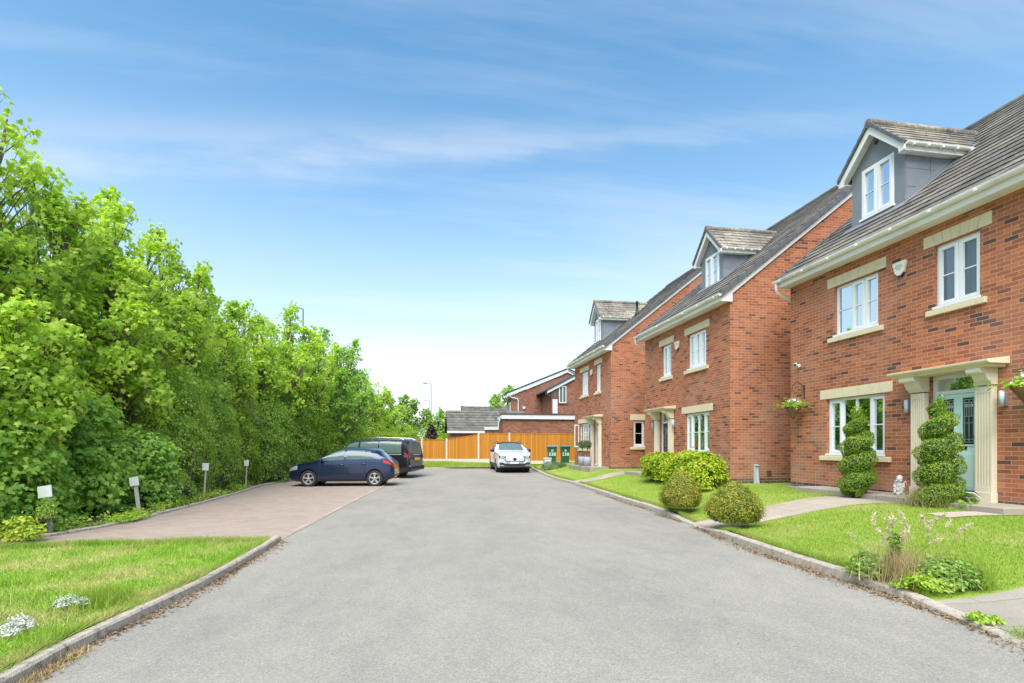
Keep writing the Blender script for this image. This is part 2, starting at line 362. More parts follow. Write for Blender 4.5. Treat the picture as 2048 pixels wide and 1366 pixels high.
class MB:
    def __init__(s, F=WORLD):
        s.v, s.f, s.F, s.sm = [], [], F, []
    def add(s, vs, fs, smooth=False):
        b = len(s.v)
        s.v += [tuple(x) for x in vs]
        s.f += [tuple(b + i for i in f) for f in fs]
        s.sm += [smooth] * len(fs)
        return s
    def box(s, a0, a1, d0, d1, z0, z1):
        P = s.F.p
        vs = [P(a, d, z) for z in (z0, z1) for d in (d0, d1) for a in (a0, a1)]
        return s.add(vs, [(0, 2, 3, 1), (4, 5, 7, 6), (0, 1, 5, 4), (2, 6, 7, 3), (0, 4, 6, 2), (1, 3, 7, 5)])
    def quad(s, *pts):
        return s.add([s.F.p(*p) for p in pts], [tuple(range(len(pts)))])
    def prism(s, prof, w0, w1, along='a'):
        """prof: 2-D outline; along a -> (d,z); along d -> (a,z); along z -> (a,d)"""
        P = s.F.p
        n = len(prof)
        def q(p, w):
            return {'a': P(w, p[0], p[1]), 'd': P(p[0], w, p[1]), 'z': P(p[0], p[1], w)}[along]
        vs = [q(p, w0) for p in prof] + [q(p, w1) for p in prof]
        fs = [tuple(range(n - 1, -1, -1)), tuple(range(n, 2 * n))]
        fs += [(i, (i + 1) % n, n + (i + 1) % n, n + i) for i in range(n)]
        return s.add(vs, fs)
    def tube(s, pts, rad, n=8, cap=True, smooth=True):
        pts = [Vector(p) for p in pts]
        if not hasattr(rad, '__len__'):
            rad = [rad] * len(pts)
        vs, fs = [], []
        t0 = (pts[1] - pts[0]).normalized()
        up = Vector((0, 0, 1)) if abs(t0.z) < .9 else Vector((1, 0, 0))
        u = t0.cross(up).normalized()
        for i, p in enumerate(pts):
            t = (pts[min(i + 1, len(pts) - 1)] - pts[max(i - 1, 0)])
            t = t.normalized() if t.length > 1e-9 else t0
            u = (u - t * u.dot(t))
            u = u.normalized() if u.length > 1e-6 else t.orthogonal().normalized()
            w = t.cross(u)
            for k in range(n):
                a = 2 * math.pi * k / n
                vs.append(p + (u * math.cos(a) + w * math.sin(a)) * rad[i])
        for i in range(len(pts) - 1):
            for k in range(n):
                k2 = (k + 1) % n
                fs.append((i * n + k, i * n + k2, (i + 1) * n + k2, (i + 1) * n + k))
        s.add(vs, fs, smooth)
        if cap:
            m = (len(pts) - 1) * n
            s.add(vs[:n], [tuple(range(n - 1, -1, -1))])
            s.add(vs[m:], [tuple(range(n))])
        return s
    def lathe(s, prof, c=(0, 0, 0), n=16, axis='z', smooth=True, cap=True):
        """prof: list of (r, h)"""
        vs, fs = [], []
        for r, h in prof:
            for k in range(n):
                a = 2 * math.pi * k / n
                x, y = r * math.cos(a), r * math.sin(a)
                q = {'z': (x, y, h), 'y': (x, h, y), 'x': (h, x, y)}[axis]
                vs.append((c[0] + q[0], c[1] + q[1], c[2] + q[2]))
        for i in range(len(prof) - 1):
            for k in range(n):
                k2 = (k + 1) % n
                fs.append((i * n + k, i * n + k2, (i + 1) * n + k2, (i + 1) * n + k))
        if cap:
            fs.append(tuple(range(n - 1, -1, -1)))
            m = (len(prof) - 1) * n
            fs.append(tuple(range(m, m + n)))
        return s.add(vs, fs, smooth)
    def ball(s, c, r, n=10, sq=(1, 1, 1)):
        prof = [(max(1e-4, r * math.sin(math.pi * i / n)), -r * math.cos(math.pi * i / n)) for i in range(n + 1)]
        b = len(s.v)
        s.lathe(prof, (0, 0, 0), n * 2)
        for i in range(b, len(s.v)):
            x = s.v[i]
            s.v[i] = (c[0] + x[0] * sq[0], c[1] + x[1] * sq[1], c[2] + x[2] * sq[2])
        return s
    def build(s, name, mat, parent=None, bevel=0, fix=True):
        me = bpy.data.meshes.new(name)
        og = origin_of(parent)
        me.from_pydata([(x - og.x, y - og.y, z - og.z) for x, y, z in s.v], [], s.f)
        me.materials.append(mat)
        me.polygons.foreach_set('use_smooth', s.sm)
        if fix:
            bm = bmesh.new(); bm.from_mesh(me)
            bmesh.ops.recalc_face_normals(bm, faces=bm.faces)
            bm.to_mesh(me); bm.free()
        me.update()
        o = bpy.data.objects.new(name, me)
        col.objects.link(o)
        if parent is not None:
            o.parent = parent
        if bevel:
            b = o.modifiers.new('bevel', 'BEVEL')
            b.width = bevel; b.segments = 2; b.limit_method = 'ANGLE'; b.angle_limit = R(40)
        return o

def tag(o, label=None, cat=None, group=None, kind=None):
    if label: o['label'] = label
    if cat: o['category'] = cat
    if group: o['group'] = group
    if kind: o['kind'] = kind
    return o

def thing(name, label, cat, loc, group=None, rz=0):
    o = bpy.data.objects.new(name, None)
    o.empty_display_size = .2
    col.objects.link(o)
    o.location = loc
    o.rotation_euler = (0, 0, rz)
    o['org'] = tuple(loc)
    return tag(o, label, cat, group)

def local_thing(name, label, cat, loc, group=None, rz=0):
    """a thing whose parts are built round its own origin"""
    o = thing(name, label, cat, loc, group, rz)
    o['org'] = (0, 0, 0)
    return o

def structure(o):
    o['kind'] = 'structure'
    return o

def copy_tree(o, parent=None):
    c = o.copy(); col.objects.link(c)
    if parent is not None: c.parent = parent
    for ch in list(o.children):
        copy_tree(ch, c)
    return c

def np_mesh(name, V, F, mats, parent=None, rnd=None, smooth=False):
    """V (n,3), F (m,k) index array with constant k"""
    og = origin_of(parent)
    V = np.asarray(V, dtype=np.float32) - np.array(og[:], dtype=np.float32)
    F = np.asarray(F, dtype=np.int32)
    me = bpy.data.meshes.new(name)
    me.vertices.add(len(V)); me.vertices.foreach_set('co', V.ravel())
    me.loops.add(F.size); me.loops.foreach_set('vertex_index', F.ravel())
    me.polygons.add(len(F))
    me.polygons.foreach_set('loop_start', np.arange(0, F.size, F.shape[1], dtype=np.int32))
    if smooth:
        me.polygons.foreach_set('use_smooth', np.ones(len(F), dtype=bool))
    if rnd is not None:
        a = me.attributes.new('rnd', 'FLOAT', 'FACE')
        a.data.foreach_set('value', np.asarray(rnd, dtype=np.float32))
    me.materials.append(mats)
    me.update(calc_edges=True)
    me.validate()
    o = bpy.data.objects.new(name, me)
    col.objects.link(o)
    if parent is not None: o.parent = parent
    return o

# leaf templates: points (across, along, lift) and triangles
def _maple():
    half = [(.06, .02, 0), (.42, -.06, -.10), (.34, .20, -.02), (.66, .44, -.12), (.30, .52, 0), (.26, .74, -.03)]
    tip = [(0, 1.08, -.14)]
    pts = half + tip + [(-x, y, z) for x, y, z in half[::-1]]
    c = len(pts)
    P = pts + [(0, .34, .06)]
    T = [(c, i, (i + 1) % c) for i in range(c)]
    return np.array(P, dtype=np.float32), np.array(T)
T_MAPLE = _maple()
T_OVAL = (np.array([(0, 0, 0), (.26, .42, .09), (0, 1, -.08), (-.26, .42, .09)], dtype=np.float32), np.array([(0, 1, 2), (0, 2, 3)]))
T_ROUND = (np.array([(0, 0, 0), (.4, .3, .06), (.32, .8, .0), (0, 1, -.1), (-.32, .8, 0), (-.4, .3, .06)], dtype=np.float32), np.array([(0, 1, 2), (0, 2, 3), (0, 3, 4), (0, 4, 5)]))
T_LOBE = (np.array([(0, .05, .05), (.5, .1, -.08), (.62, .5, -.05), (.22, .6, .03), (0, 1.05, -.12), (-.22, .6, .03), (-.62, .5, -.05), (-.5, .1, -.08)], dtype=np.float32),
          np.array([(0, 1, 2), (0, 2, 3), (0, 3, 4), (0, 4, 5), (0, 5, 6), (0, 6, 7)]))

def norm(a):
    return a / np.maximum(np.linalg.norm(a, axis=1, keepdims=True), 1e-6)

def leaf_arrays(C, N, S, T, tang=None, rs=None):
    """C centres, N normals, S sizes -> verts, tris, per-face random"""
    rs = rs or rng
    n = len(C)
    N = norm(N)
    if tang is None:
        tang = rs.normal(size=(n, 3))
    tang = norm(tang - N * np.sum(tang * N, axis=1, keepdims=True))
    B = np.cross(N, tang)
    P, Tr = T
    S = np.asarray(S).reshape(n, 1, 1)
    V = C[:, None, :] + S * (P[None, :, 0:1] * B[:, None, :] + (P[None, :, 1:2] - .45) * tang[:, None, :] + P[None, :, 2:3] * N[:, None, :])
    k = len(P)
    F = (np.arange(n) * k)[:, None, None] + Tr[None]
    r = np.repeat(rs.random(n), len(Tr))
    return V.reshape(-1, 3), F.reshape(-1, 3), r

def join_arrays(parts):
    Vs, Fs, rs_, b = [], [], [], 0
    for V, F, r in parts:
        Vs.append(V); Fs.append(F + b); rs_.append(r); b += len(V)
    return np.concatenate(Vs), np.concatenate(Fs), np.concatenate(rs_)

def spray(cs, outs, nl, rad, size, rs, flat=.22, upw=.75, jit=.45, droop=.35):
    """dome-shaped sprays of leaves. cs (m,3) centres, outs (m,3) outward vectors"""
    m = len(cs)
    n = norm(outs * (1 - upw) + np.array([0, 0, upw])[None])
    C = np.repeat(cs, nl, 0); Nn = np.repeat(n, nl, 0); O = np.repeat(outs, nl, 0)
    k = m * nl
    rr = np.sqrt(rs.random(k)) * np.repeat(np.broadcast_to(np.asarray(rad), (m,)), nl)
    t1 = norm(np.cross(Nn, np.array([.3, .2, .9])[None] + rs.normal(size=(k, 3)) * .01))
    t2 = np.cross(Nn, t1)
    a = rs.random(k) * 2 * np.pi
    off = t1 * (np.cos(a) * rr)[:, None] + t2 * (np.sin(a) * rr)[:, None]
    P = C + off + Nn * (rs.normal(size=k) * flat * np.repeat(np.broadcast_to(np.asarray(rad), (m,)), nl) - droop * rr * rr)[:, None]
    N = norm(Nn + off * .9 + rs.normal(size=(k, 3)) * jit)
    T = off + O * .35 + np.array([0, 0, -.45])[None] + rs.normal(size=(k, 3)) * .25
    S = size * rs.uniform(.6, 1.25, k)
    return P, N, S, T

# ------------------------------------------------------------------ trees and hedges
def tree(name, label, base, leaders, mat, seed, leaf=.14, template=T_MAPLE, nspray=34, nleaf=34, lo=.22, srad=.42, bark=M_bark, group='trees along the verge', cat='tree', lean=.0, spread=1.0):
    """leaders: list of (dx, dy, top z, radius): upright shoots that shape the crown"""
    rs = np.random.default_rng(seed)
    nspray, nleaf, srad = int(nspray * 1.7), int(nleaf * .68), srad * .86
    bx, by, bz = base
    t = thing(name, label, cat, base, group)
    tr = MB()
    parts = []
    if 'maple' in name:
        leaders = list(leaders) + [(dx + rs.normal() * .5, dy + rs.normal() * .5, zt - rs.uniform(.5, 1.5), rad * .85) for dx, dy, zt, rad in leaders]
        nspray = int(nspray * .68)
    for li, (dx, dy, zt, rad) in enumerate(leaders):
        b0 = Vector((bx + dx * .12 + rs.normal() * .07, by + dy * .12 + rs.normal() * .07, bz - .1))
        top = Vector((bx + dx * 1.2, by + dy * 1.2, zt - .25))
        mid1 = b0.lerp(top, .3) + Vector((-dx * .16 + rs.normal() * .12, -dy * .16 + rs.normal() * .12, 0))
        mid2 = b0.lerp(top, .65) + Vector((rs.normal() * .1, rs.normal() * .1, 0))
        path = [b0, mid1, mid2, top]
        r0 = .035 + .011 * (zt - bz)
        pp = []
        for i in range(13):
            u = i / 12 * 3
            k = min(int(u), 2); f = u - k
            p0, p1, p2, p3 = path[max(k - 1, 0)], path[k], path[k + 1], path[min(k + 2, 3)]
            pp.append(.5 * ((2 * p1) + (p2 - p0) * f + (2 * p0 - 5 * p1 + 4 * p2 - p3) * f * f + (3 * p1 - p0 - 3 * p2 + p3) * f ** 3))
        tr.tube(pp, [r0 * (1 - .9 * i / 12) + .006 for i in range(13)], 7)
        hs = lo + (1 - lo) * np.sqrt(rs.random(nspray)) if lo < .5 else lo + (1 - lo) * rs.random(nspray)
        hs = np.clip(lo + (1 - lo) * rs.random(nspray) ** .85, 0, .995)
        cs, outs = [], []
        for h in hs:
            u = h * 12
            k = min(int(u), 11)
            q = pp[k].lerp(pp[k + 1], u - k)
            a = rs.random() * 2 * math.pi
            w = 1.12 * rad * (max(0.06, 1 - h ** 3.4)) ** .7 * (.45 + .55 * min(1, (h - lo + .18) / .35))
            rr = w * (rs.random() ** .45) * spread * rs.choice([.75, 1.0, 1.3], p=[.3, .4, .3])
            o = Vector((math.cos(a), math.sin(a), 0))
            c = q + o * rr + Vector((0, 0, rr * .35 + rs.normal() * .12))
            c.z = min(c.z, zt)
            cs.append(c[:]); outs.append((o * (.25 + rr / max(rad, .1)))[:])
            if rr > .25:
                s0 = pp[max(0, k - 1)]
                mid = s0.lerp(c, .5) + Vector((0, 0, .06))
                br = .012 + .013 * rr
                tr.tube([s0, mid, c], [br, br * .7, .004], 4, cap=False)
        cs = np.array(cs); outs = np.array(outs)
        sr = srad * rs.uniform(.55, 1.25, len(cs)) * np.clip(1.25 - .6 * hs, .45, 1)
        P, N, S, T = spray(cs, outs, nleaf, sr, leaf, rs, upw=.42, jit=.75, flat=.34)
        keep = rs.random(len(P)) < np.repeat(np.clip(1.25 - .75 * hs, .45, 1), nleaf)
        P, N, S, T = P[keep], N[keep], S[keep], T[keep]
        parts.append(leaf_arrays(P, N, S, template, T, rs))
    tr.build('trunk', bark, t, fix=False)
    V, F, r = join_arrays(parts)
    np_mesh('crown', V, F, mat, t, r)
    return t

def shrub(name, label, base, dims, mat, seed, leaf=.07, template=T_OVAL, nclump=120, nleaf=60, group='hedge shrubs beside the parking bays', cat='shrub', lump=.22, upw=.35, crad=.34, rz=0, extra=None, top_soft=.0, power=2.6, inner=.35):
    """a leafy mound: dims = half length, half depth, height"""
    rs = np.random.default_rng(seed)
    bx, by, bz = base
    t = thing(name, label, cat, base, group)
    hx, hy, hh = dims
    lumps = rs.normal(size=(9, 3)); lumps = norm(lumps)
    amp = rs.uniform(-.5, 1, 9) * lump
    def surf(d):
        # superellipsoid dome with soft lumps
        q = np.abs(d) ** power
        k = (q[:, 0] + q[:, 1] + q[:, 2]) ** (-1 / power)
        e = np.exp(((d @ lumps.T) - 1) * 5) @ amp
        return k * (1 + e)
    def pts(n, lo, hi):
        d = norm(rs.normal(size=(n, 3)))
        d[:, 2] = np.where(d[:, 2] < -.12, -d[:, 2], d[:, 2])
        k = surf(d) * rs.uniform(lo, hi, n)
        p = d * k[:, None]
        return p, d
    p1, d1 = pts(nclump, .86, 1.04)
    p2, d2 = pts(int(nclump * inner), .5, .85)
    p = np.concatenate([p1, p2]); d = np.concatenate([d1, d2])
    ca, sa = math.cos(rz), math.sin(rz)
    L = np.stack([p[:, 0] * hx, p[:, 1] * hy, (p[:, 2] * .92 + .06) * hh], 1)
    W = np.stack([bx + L[:, 0] * ca - L[:, 1] * sa, by + L[:, 0] * sa + L[:, 1] * ca, bz + L[:, 2]], 1)
    o = np.stack([d[:, 0] / hx, d[:, 1] / hy, d[:, 2] / hh], 1)
    o = norm(np.stack([o[:, 0] * ca - o[:, 1] * sa, o[:, 0] * sa + o[:, 1] * ca, o[:, 2]], 1))
    rad = crad * rs.uniform(.6, 1.35, len(W))
    P, N, S, T = spray(W, o, nleaf, rad, leaf, rs, upw=upw, jit=.55)
    P[:, 2] = np.maximum(P[:, 2], bz + .02)
    V, F, r = leaf_arrays(P, N, S, template, T, rs)
    np_mesh('foliage', V, F, mat, t, r)
    st = MB()
    for i in range(14):
        k = rs.integers(0, len(p1))
        b0 = Vector((bx + (W[k, 0] - bx) * .25 + rs.normal() * .1, by + (W[k, 1] - by) * .25 + rs.normal() * .1, bz - .05))
        e = Vector(W[k])
        m = b0.lerp(e, .5) + Vector((rs.normal() * .06 * hx, rs.normal() * .06 * hx, .10 * hh))
        q_ = min(1, hh / 2.5); m = m.lerp(b0, .2); e = m.lerp(e, .8)
        st.tube([b0, m, e], [.003 + .03 * q_, .002 + .018 * q_, .001 + .004 * q_], 5, cap=False)
    st.build('stem', M_bark, t, fix=False)
    if extra:
        emat, en, elo, esz = extra
        q, dd = pts(en, .98, 1.08)
        sel = q[:, 2] > elo
        q, dd = q[sel], dd[sel]
        X = np.stack([q[:, 0] * hx, q[:, 1] * hy, (q[:, 2] * .92 + .06) * hh], 1)
        X = np.stack([bx + X[:, 0] * ca - X[:, 1] * sa, by + X[:, 0] * sa + X[:, 1] * ca, bz + X[:, 2]], 1)
        P, N, S, T = spray(X, norm(dd), 16, .09, esz, rs, upw=.5)
        V, F, r = leaf_arrays(P, N, S, T_ROUND, T, rs)
        np_mesh('blossom', V, F, emat, t, r)
    return t

def ball_bush(name, label, base, rad, h, mat, seed, n=9000, leaf=.026, cone=.35, group=None, core=True, loose=.085):
    rs = np.random.default_rng(seed)
    bx, by, bz = base
    t = thing(name, label, 'shrub', base, group)
    def R_(u):      # u 0..1 height -> radius
        return rad * (math.sin(math.pi * min(1, .16 + u * .84)) ** .62) * (1 - cone * u)
    us = np.linspace(0, 1, 60)
    rr = np.array([R_(u) for u in us])
    cdf = np.cumsum(rr + .03); cdf /= cdf[-1]
    u = np.interp(rs.random(n), cdf, us)
    a = rs.random(n) * 2 * np.pi
    # soft bumps
    bump = 1 + .09 * np.sin(3 * a + seed) * np.sin(5 * u + seed) + .06 * np.sin(7 * a + 9 * u)
    tw = .075 * (np.sin(23 * a + 31 * u * 2) * np.sin(17 * a - 37 * u))
    r = np.interp(u, us, rr) * (bump + tw) * (1 + rs.normal(size=n) * loose)
    P = np.stack([bx + r * np.cos(a), by + r * np.sin(a), bz + .04 + u * h * (1 + rs.normal(size=n) * .015)], 1)
    N = np.stack([np.cos(a), np.sin(a), (u - .35) * 1.6], 1) + rs.normal(size=(n, 3)) * .6
    T = np.stack([np.cos(a) * .5, np.sin(a) * .5, np.full(n, .8)], 1) + rs.normal(size=(n, 3)) * .5
    V, F, rr_ = leaf_arrays(P, N, leaf * rs.uniform(.6, 1.4, n), T_OVAL, T, rs)
    np_mesh('foliage', V, F, mat, t, rr_)
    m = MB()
    m.lathe([(max(.004, R_(x) * .86), bz + .05 + x * h * .93) for x in np.linspace(0, 1, 12)], (bx, by, 0), 16)  # solid dark core added under the leaves so no light leaks through
    for i in range(26):
        aa = rs.random() * 6.28; q = rs.uniform(.3, .95)
        m.tube([(bx, by, bz), (bx + math.cos(aa) * rad * q * .5, by + math.sin(aa) * rad * q * .5, bz + h * .3), (bx + math.cos(aa) * R_(.35) * q * 1.1, by + math.sin(aa) * R_(.35) * q * 1.1, bz + h * rs.uniform(.3, .6))], [.012, .008, .004], 4, cap=False)
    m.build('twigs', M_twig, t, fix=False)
    return t

def spiral_topiary(label, base, H, seed, turns, r_off, r_tube, dry=None, phase=0.0):
    rs = np.random.default_rng(seed)
    bx, by, bz = base
    t = thing('spiral_topiary', label, 'topiary', base, 'spiral topiaries at the front door')
    n = 36000
    s = rs.random(n) ** 1.25
    prof = lambda s: np.interp(s, [0, .55, .85, 1], [1, .95, .70, .42])
    ang = 2 * np.pi * turns * s + phase
    ro = r_off * prof(s); rt = r_tube * prof(s)
    cx = bx + ro * np.cos(ang); cy = by + ro * np.sin(ang); cz = bz + .18 + (H - .36) * s
    b = rs.random(n) * 2 * np.pi
    rad = rt * (1 + np.clip(rs.normal(size=n), -2, 1.6) * .05) * (1 + .06 * np.sin(5 * b + ang * 3) + .04 * np.sin(90 * s + 4 * b))
    # tube cross-section: flattened vertically, spread radially
    er = np.stack([np.cos(ang), np.sin(ang), np.zeros(n)], 1)
    up = np.array([0, 0, 1.0])[None]
    wide, tall = 1.12, .92
    off = er * (np.cos(b) * rad * wide)[:, None] + up * (np.sin(b) * rad * tall)[:, None]
    P = np.stack([cx, cy, cz], 1) + off
    N = off + rs.normal(size=(n, 3)) * rt.mean() * .7
    T = off * .35 + up * .16 + rs.normal(size=(n, 3)) * .12
    V, F, r = leaf_arrays(P, N, .030 * rs.uniform(.6, 1.4, n), T_OVAL, T, rs)
    # loose tuft on top
    k = 500
    P2 = np.array([bx, by, bz + H - .16])[None] + rs.normal(size=(k, 3)) * np.array([.05, .05, .09])[None]
    A2 = leaf_arrays(P2, rs.normal(size=(k, 3)), .045 * rs.uniform(.6, 1.4, k), T_OVAL, np.array([0, 0, 1.0])[None] + rs.normal(size=(k, 3)) * .5, rs)
    V, F, r = join_arrays([(V, F, r), A2])
    np_mesh('foliage', V, F, M_leaf_spiral, t, r)
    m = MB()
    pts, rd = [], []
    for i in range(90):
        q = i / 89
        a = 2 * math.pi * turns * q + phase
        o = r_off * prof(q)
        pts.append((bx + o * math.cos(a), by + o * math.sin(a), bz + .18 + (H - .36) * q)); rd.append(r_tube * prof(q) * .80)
    m.tube(pts, rd, 10)  # opaque dark tube, not separate twigs, added to block light between the leaves
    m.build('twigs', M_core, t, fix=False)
    m = MB()
    m.tube([(bx, by, bz - .05), (bx + .02, by, bz + H * .5), (bx, by, bz + H - .2)], [.035, .025, .01], 7)
    m.build('stem', M_bark, t, fix=False)
    return t

def grass_blades(P, h, w, rs, lean=.55):
    n = len(P)
    a = rs.random(n) * 2 * np.pi
    h = h * rs.uniform(.5, 1.3, n)
    side = np.stack([np.cos(a), np.sin(a), np.zeros(n)], 1) * (w * rs.uniform(.7, 1.3, n))[:, None]
    b = rs.random(n) * 2 * np.pi
    ln = np.abs(rs.normal(size=n)) * lean
    tip = P + np.stack([np.cos(b) * ln * h, np.sin(b) * ln * h, h], 1)
    V = np.stack([P - side, P + side, tip], 1).reshape(-1, 3)
    F = np.arange(3 * n).reshape(n, 3)
    return V, F, rs.random(n)

def in_poly(x, y, poly):
    x = np.asarray(x); y = np.asarray(y)
    c = np.zeros(x.shape, bool)
    j = len(poly) - 1
    for i in range(len(poly)):
        xi, yi = poly[i]; xj, yj = poly[j]
        c ^= ((yi > y) != (yj > y)) & (x < (xj - xi) * (y - yi) / (yj - yi + 1e-12) + xi)
        j = i
    return c
# ------------------------------------------------------------------ the setting
def sstep(t):
    t = np.clip(t, 0, 1)
    return t * t * (3 - 2 * t)
def gz(y):
    return .2 * sstep((np.asarray(y, float) - 23) / 8)
KY = [-4, 2.2, 3.25, 3.75, 4.3, 4.82, 5.65, 6.75, 8.08, 9.04, 10.57, 11.9, 14.18, 21.1, 26, 29.5, 31, 32.6]
KX = [4.2, 4.28, 4.40, 4.55, 4.64, 4.68, 4.66, 4.70, 4.88, 5.02, 5.18, 5.32, 5.45, 5.95, 6.02, 6.15, 6.4, 7.0]
def kx(y): return np.interp(y, KY, KX)
def hk(y): return np.interp(y, [0, 4.15, 4.9, 8.0, 8.6, 9.75, 10.4, 40], [.03, .03, .12, .12, .035, .035, .115, .115])
def house_z(y): return np.interp(y, [0, 19.5, 22.5, 40], [.46, .46, .55, .55])
def garden(x, y):
    k = kx(y) + .13
    t = sstep((x - k) / (8.35 - k))
    z0 = gz(y) + hk(y)
    return z0 * (1 - t) + house_z(y) * t

def grid_surface(name, xs_of_y, ys, zf, mat, nx, dz=0.0):
    V = []
    for y in ys:
        x0, x1 = xs_of_y(y)
        x = np.linspace(x0, x1, nx)
        V.append(np.stack([x, np.full(nx, y), zf(x, np.full(nx, y)) + dz], 1))
    V = np.concatenate(V)
    F = []
    for i in range(len(ys) - 1):
        for k in range(nx - 1):
            F.append((i * nx + k, i * nx + k + 1, (i + 1) * nx + k + 1, (i + 1) * nx + k))
    return structure(np_mesh(name, V, np.array(F), mat, None, None, True))

def patch(name, A, B, zf, mat, n=14, m=6, dz=.006):
    """surface between two polylines A and B (lists of (x, y)), laid on the ground height"""
    A = np.array(A, float); B = np.array(B, float)
    def resample(P, k):
        d = np.r_[0, np.cumsum(np.hypot(*np.diff(P, axis=0).T))]
        t = np.linspace(0, d[-1], k)
        return np.stack([np.interp(t, d, P[:, 0]), np.interp(t, d, P[:, 1])], 1)
    a, b = resample(A, n), resample(B, n)
    V, F = [], []
    for j in range(m):
        p = a + (b - a) * (j / (m - 1))
        V.append(np.stack([p[:, 0], p[:, 1], zf(p[:, 0], p[:, 1]) + dz], 1))
    for j in range(m - 1):
        for i in range(n - 1):
            F.append((j * n + i, j * n + i + 1, (j + 1) * n + i + 1, (j + 1) * n + i))
    return structure(np_mesh(name, np.concatenate(V), np.array(F), mat, None, None, True))

road_z = lambda x, y: gz(y) + 0 * np.asarray(x)
ys = np.r_[-6:18:7j, 19:33:15j]
gm = MB(); gm.quad((-400, -300, -.08), (400, -300, -.08), (400, 700, -.08), (-400, 700, -.08))
structure(gm.build('ground', M_ground))
grid_surface('road', lambda y: (-7.2 if y > 9 else -3.0, 7.3), ys, road_z, M_asphalt, 12)
# right gardens, driveway, paths
gys = np.unique(np.r_[4.27, 4.5, 4.9, np.arange(5.2, 35.5, .35)])
grid_surface('lawn', lambda y: (kx(y) + .125, 24.0), gys, garden, M_lawn, 70)
grid_surface('driveway', lambda y: (kx(y) + .125, 14.0), np.r_[-3, 0, 1.5, 2.5, 3.2, 3.8, 4.275], garden, M_drive, 24)
PATH1 = ([(kx(9.45) + .10, 9.5), (5.5, 9.72), (7.1, 9.80), (8.72, 9.86)], [(kx(8.67) + .10, 8.62), (6.18, 8.78), (7.4, 8.62), (8.72, 8.46)])
patch('path', *PATH1, garden, M_slab)
PATH2 = ([(kx(20.9) + .10, 20.95), (7.0, 20.9), (8.6, 20.9)], [(kx(19.5) + .10, 19.85), (7.0, 19.85), (8.6, 19.85)])
patch('path', *PATH2, garden, M_slab, dz=.008)
patch('path', [(7.85, 7.16), (9.35, 7.10)], [(7.75, 6.72), (9.35, 6.62)], garden, M_slab, 6, 3, .012)
st = MB()
st.box(8.72, 9.52, 6.7, 11.3, .30, .565); structure(st.build('doorstep', M_slab, bevel=.012))
st = MB(); st.box(7.86, 8.66, 17.1, 19.9, .30, .55); structure(st.build('doorstep', M_slab, bevel=.012))
st = MB(); st.box(7.35, 8.2, 22.6, 26.2, .35, .60); structure(st.build('doorstep', M_slab, bevel=.012))
# gravel and paving margin along the foot of the walls
st = MB(); st.box(9.28, 9.52, 11.3, 12.5, .40, .486); st.box(8.42, 8.66, 13.87, 17.1, .40, .486); structure(st.build('path', M_slab))

def kerb_run(name, pts, side, hfun, w=.13, mat=M_concrete, step=.915, base=-.06):
    """kerb stones along a polyline; side +1: the stone lies to the right of the walking direction"""
    P = np.array(pts, float)
    d = np.r_[0, np.cumsum(np.hypot(*np.diff(P, axis=0).T))]
    k = max(1, int(round(d[-1] / step)))
    mb = MB()
    for i in range(k):
        t0, t1 = d[-1] * i / k + .004, d[-1] * (i + 1) / k - .004
        p = [np.array([np.interp(t, d, P[:, 0]), np.interp(t, d, P[:, 1])]) for t in (t0, t1)]
        dr = (p[1] - p[0]) / np.linalg.norm(p[1] - p[0])
        nr = np.array([dr[1], -dr[0]]) * side
        jz = random.uniform(-.006, .006)
        vs = []
        for q in p:
            g = float(gz(q[1])); h = float(hfun(q[1])) + jz
            o = nr * w
            vs += [(q[0], q[1], g + base), (q[0] + nr[0] * .012, q[1] + nr[1] * .012, g + h - .018), (q[0] + nr[0] * .03, q[1] + nr[1] * .03, g + h), (q[0] + o[0], q[1] + o[1], g + h), (q[0] + o[0], q[1] + o[1], g + base)]
        mb.add(vs, [(0, 1, 6, 5), (1, 2, 7, 6), (2, 3, 8, 7), (3, 4, 9, 8), (0, 4, 3, 2, 1), (5, 6, 7, 8, 9)])
    o = structure(mb.build(name, mat))
    return o
kerb_run('kerb', [(kx(y), y) for y in np.r_[0:32.4:60j]], 1, lambda y: hk(y))
kerb_run('kerb', [(-2.55, 0.5), (-2.5, 3.0), (-2.5, 4.6), (-2.39, 5.25), (-2.27, 6.3), (-2.22, 7.5), (-2.22, 8.98)], -1, lambda y: .09, w=.10)
kerb_run('kerb', [(-1.2, 31.6), (0, 31.8), (4.3, 32.3), (6.6, 32.5)], -1, lambda y: .07, w=.12)
# parking bays
EDGE = [(-2.24, 9.05), (-2.05, 11.95), (-1.79, 16.1), (-1.15, 23.9), (-.75, 28), (-.5, 31.6)]
BACK = [(-6.4, 9.25), (-5.86, 10.7), (-5.7, 12.0), (-5.72, 14.9), (-5.85, 18.7), (-6.1, 22), (-5.6, 27), (-4.6, 31.6)]
patch('parking_bay', EDGE, BACK, road_z, M_paving, 40, 12, .006)
kerb_run('edging', EDGE, -1, lambda y: .009, w=.11, mat=M_slab)
kerb_run('edging', BACK, -1, lambda y: .055, w=.10)
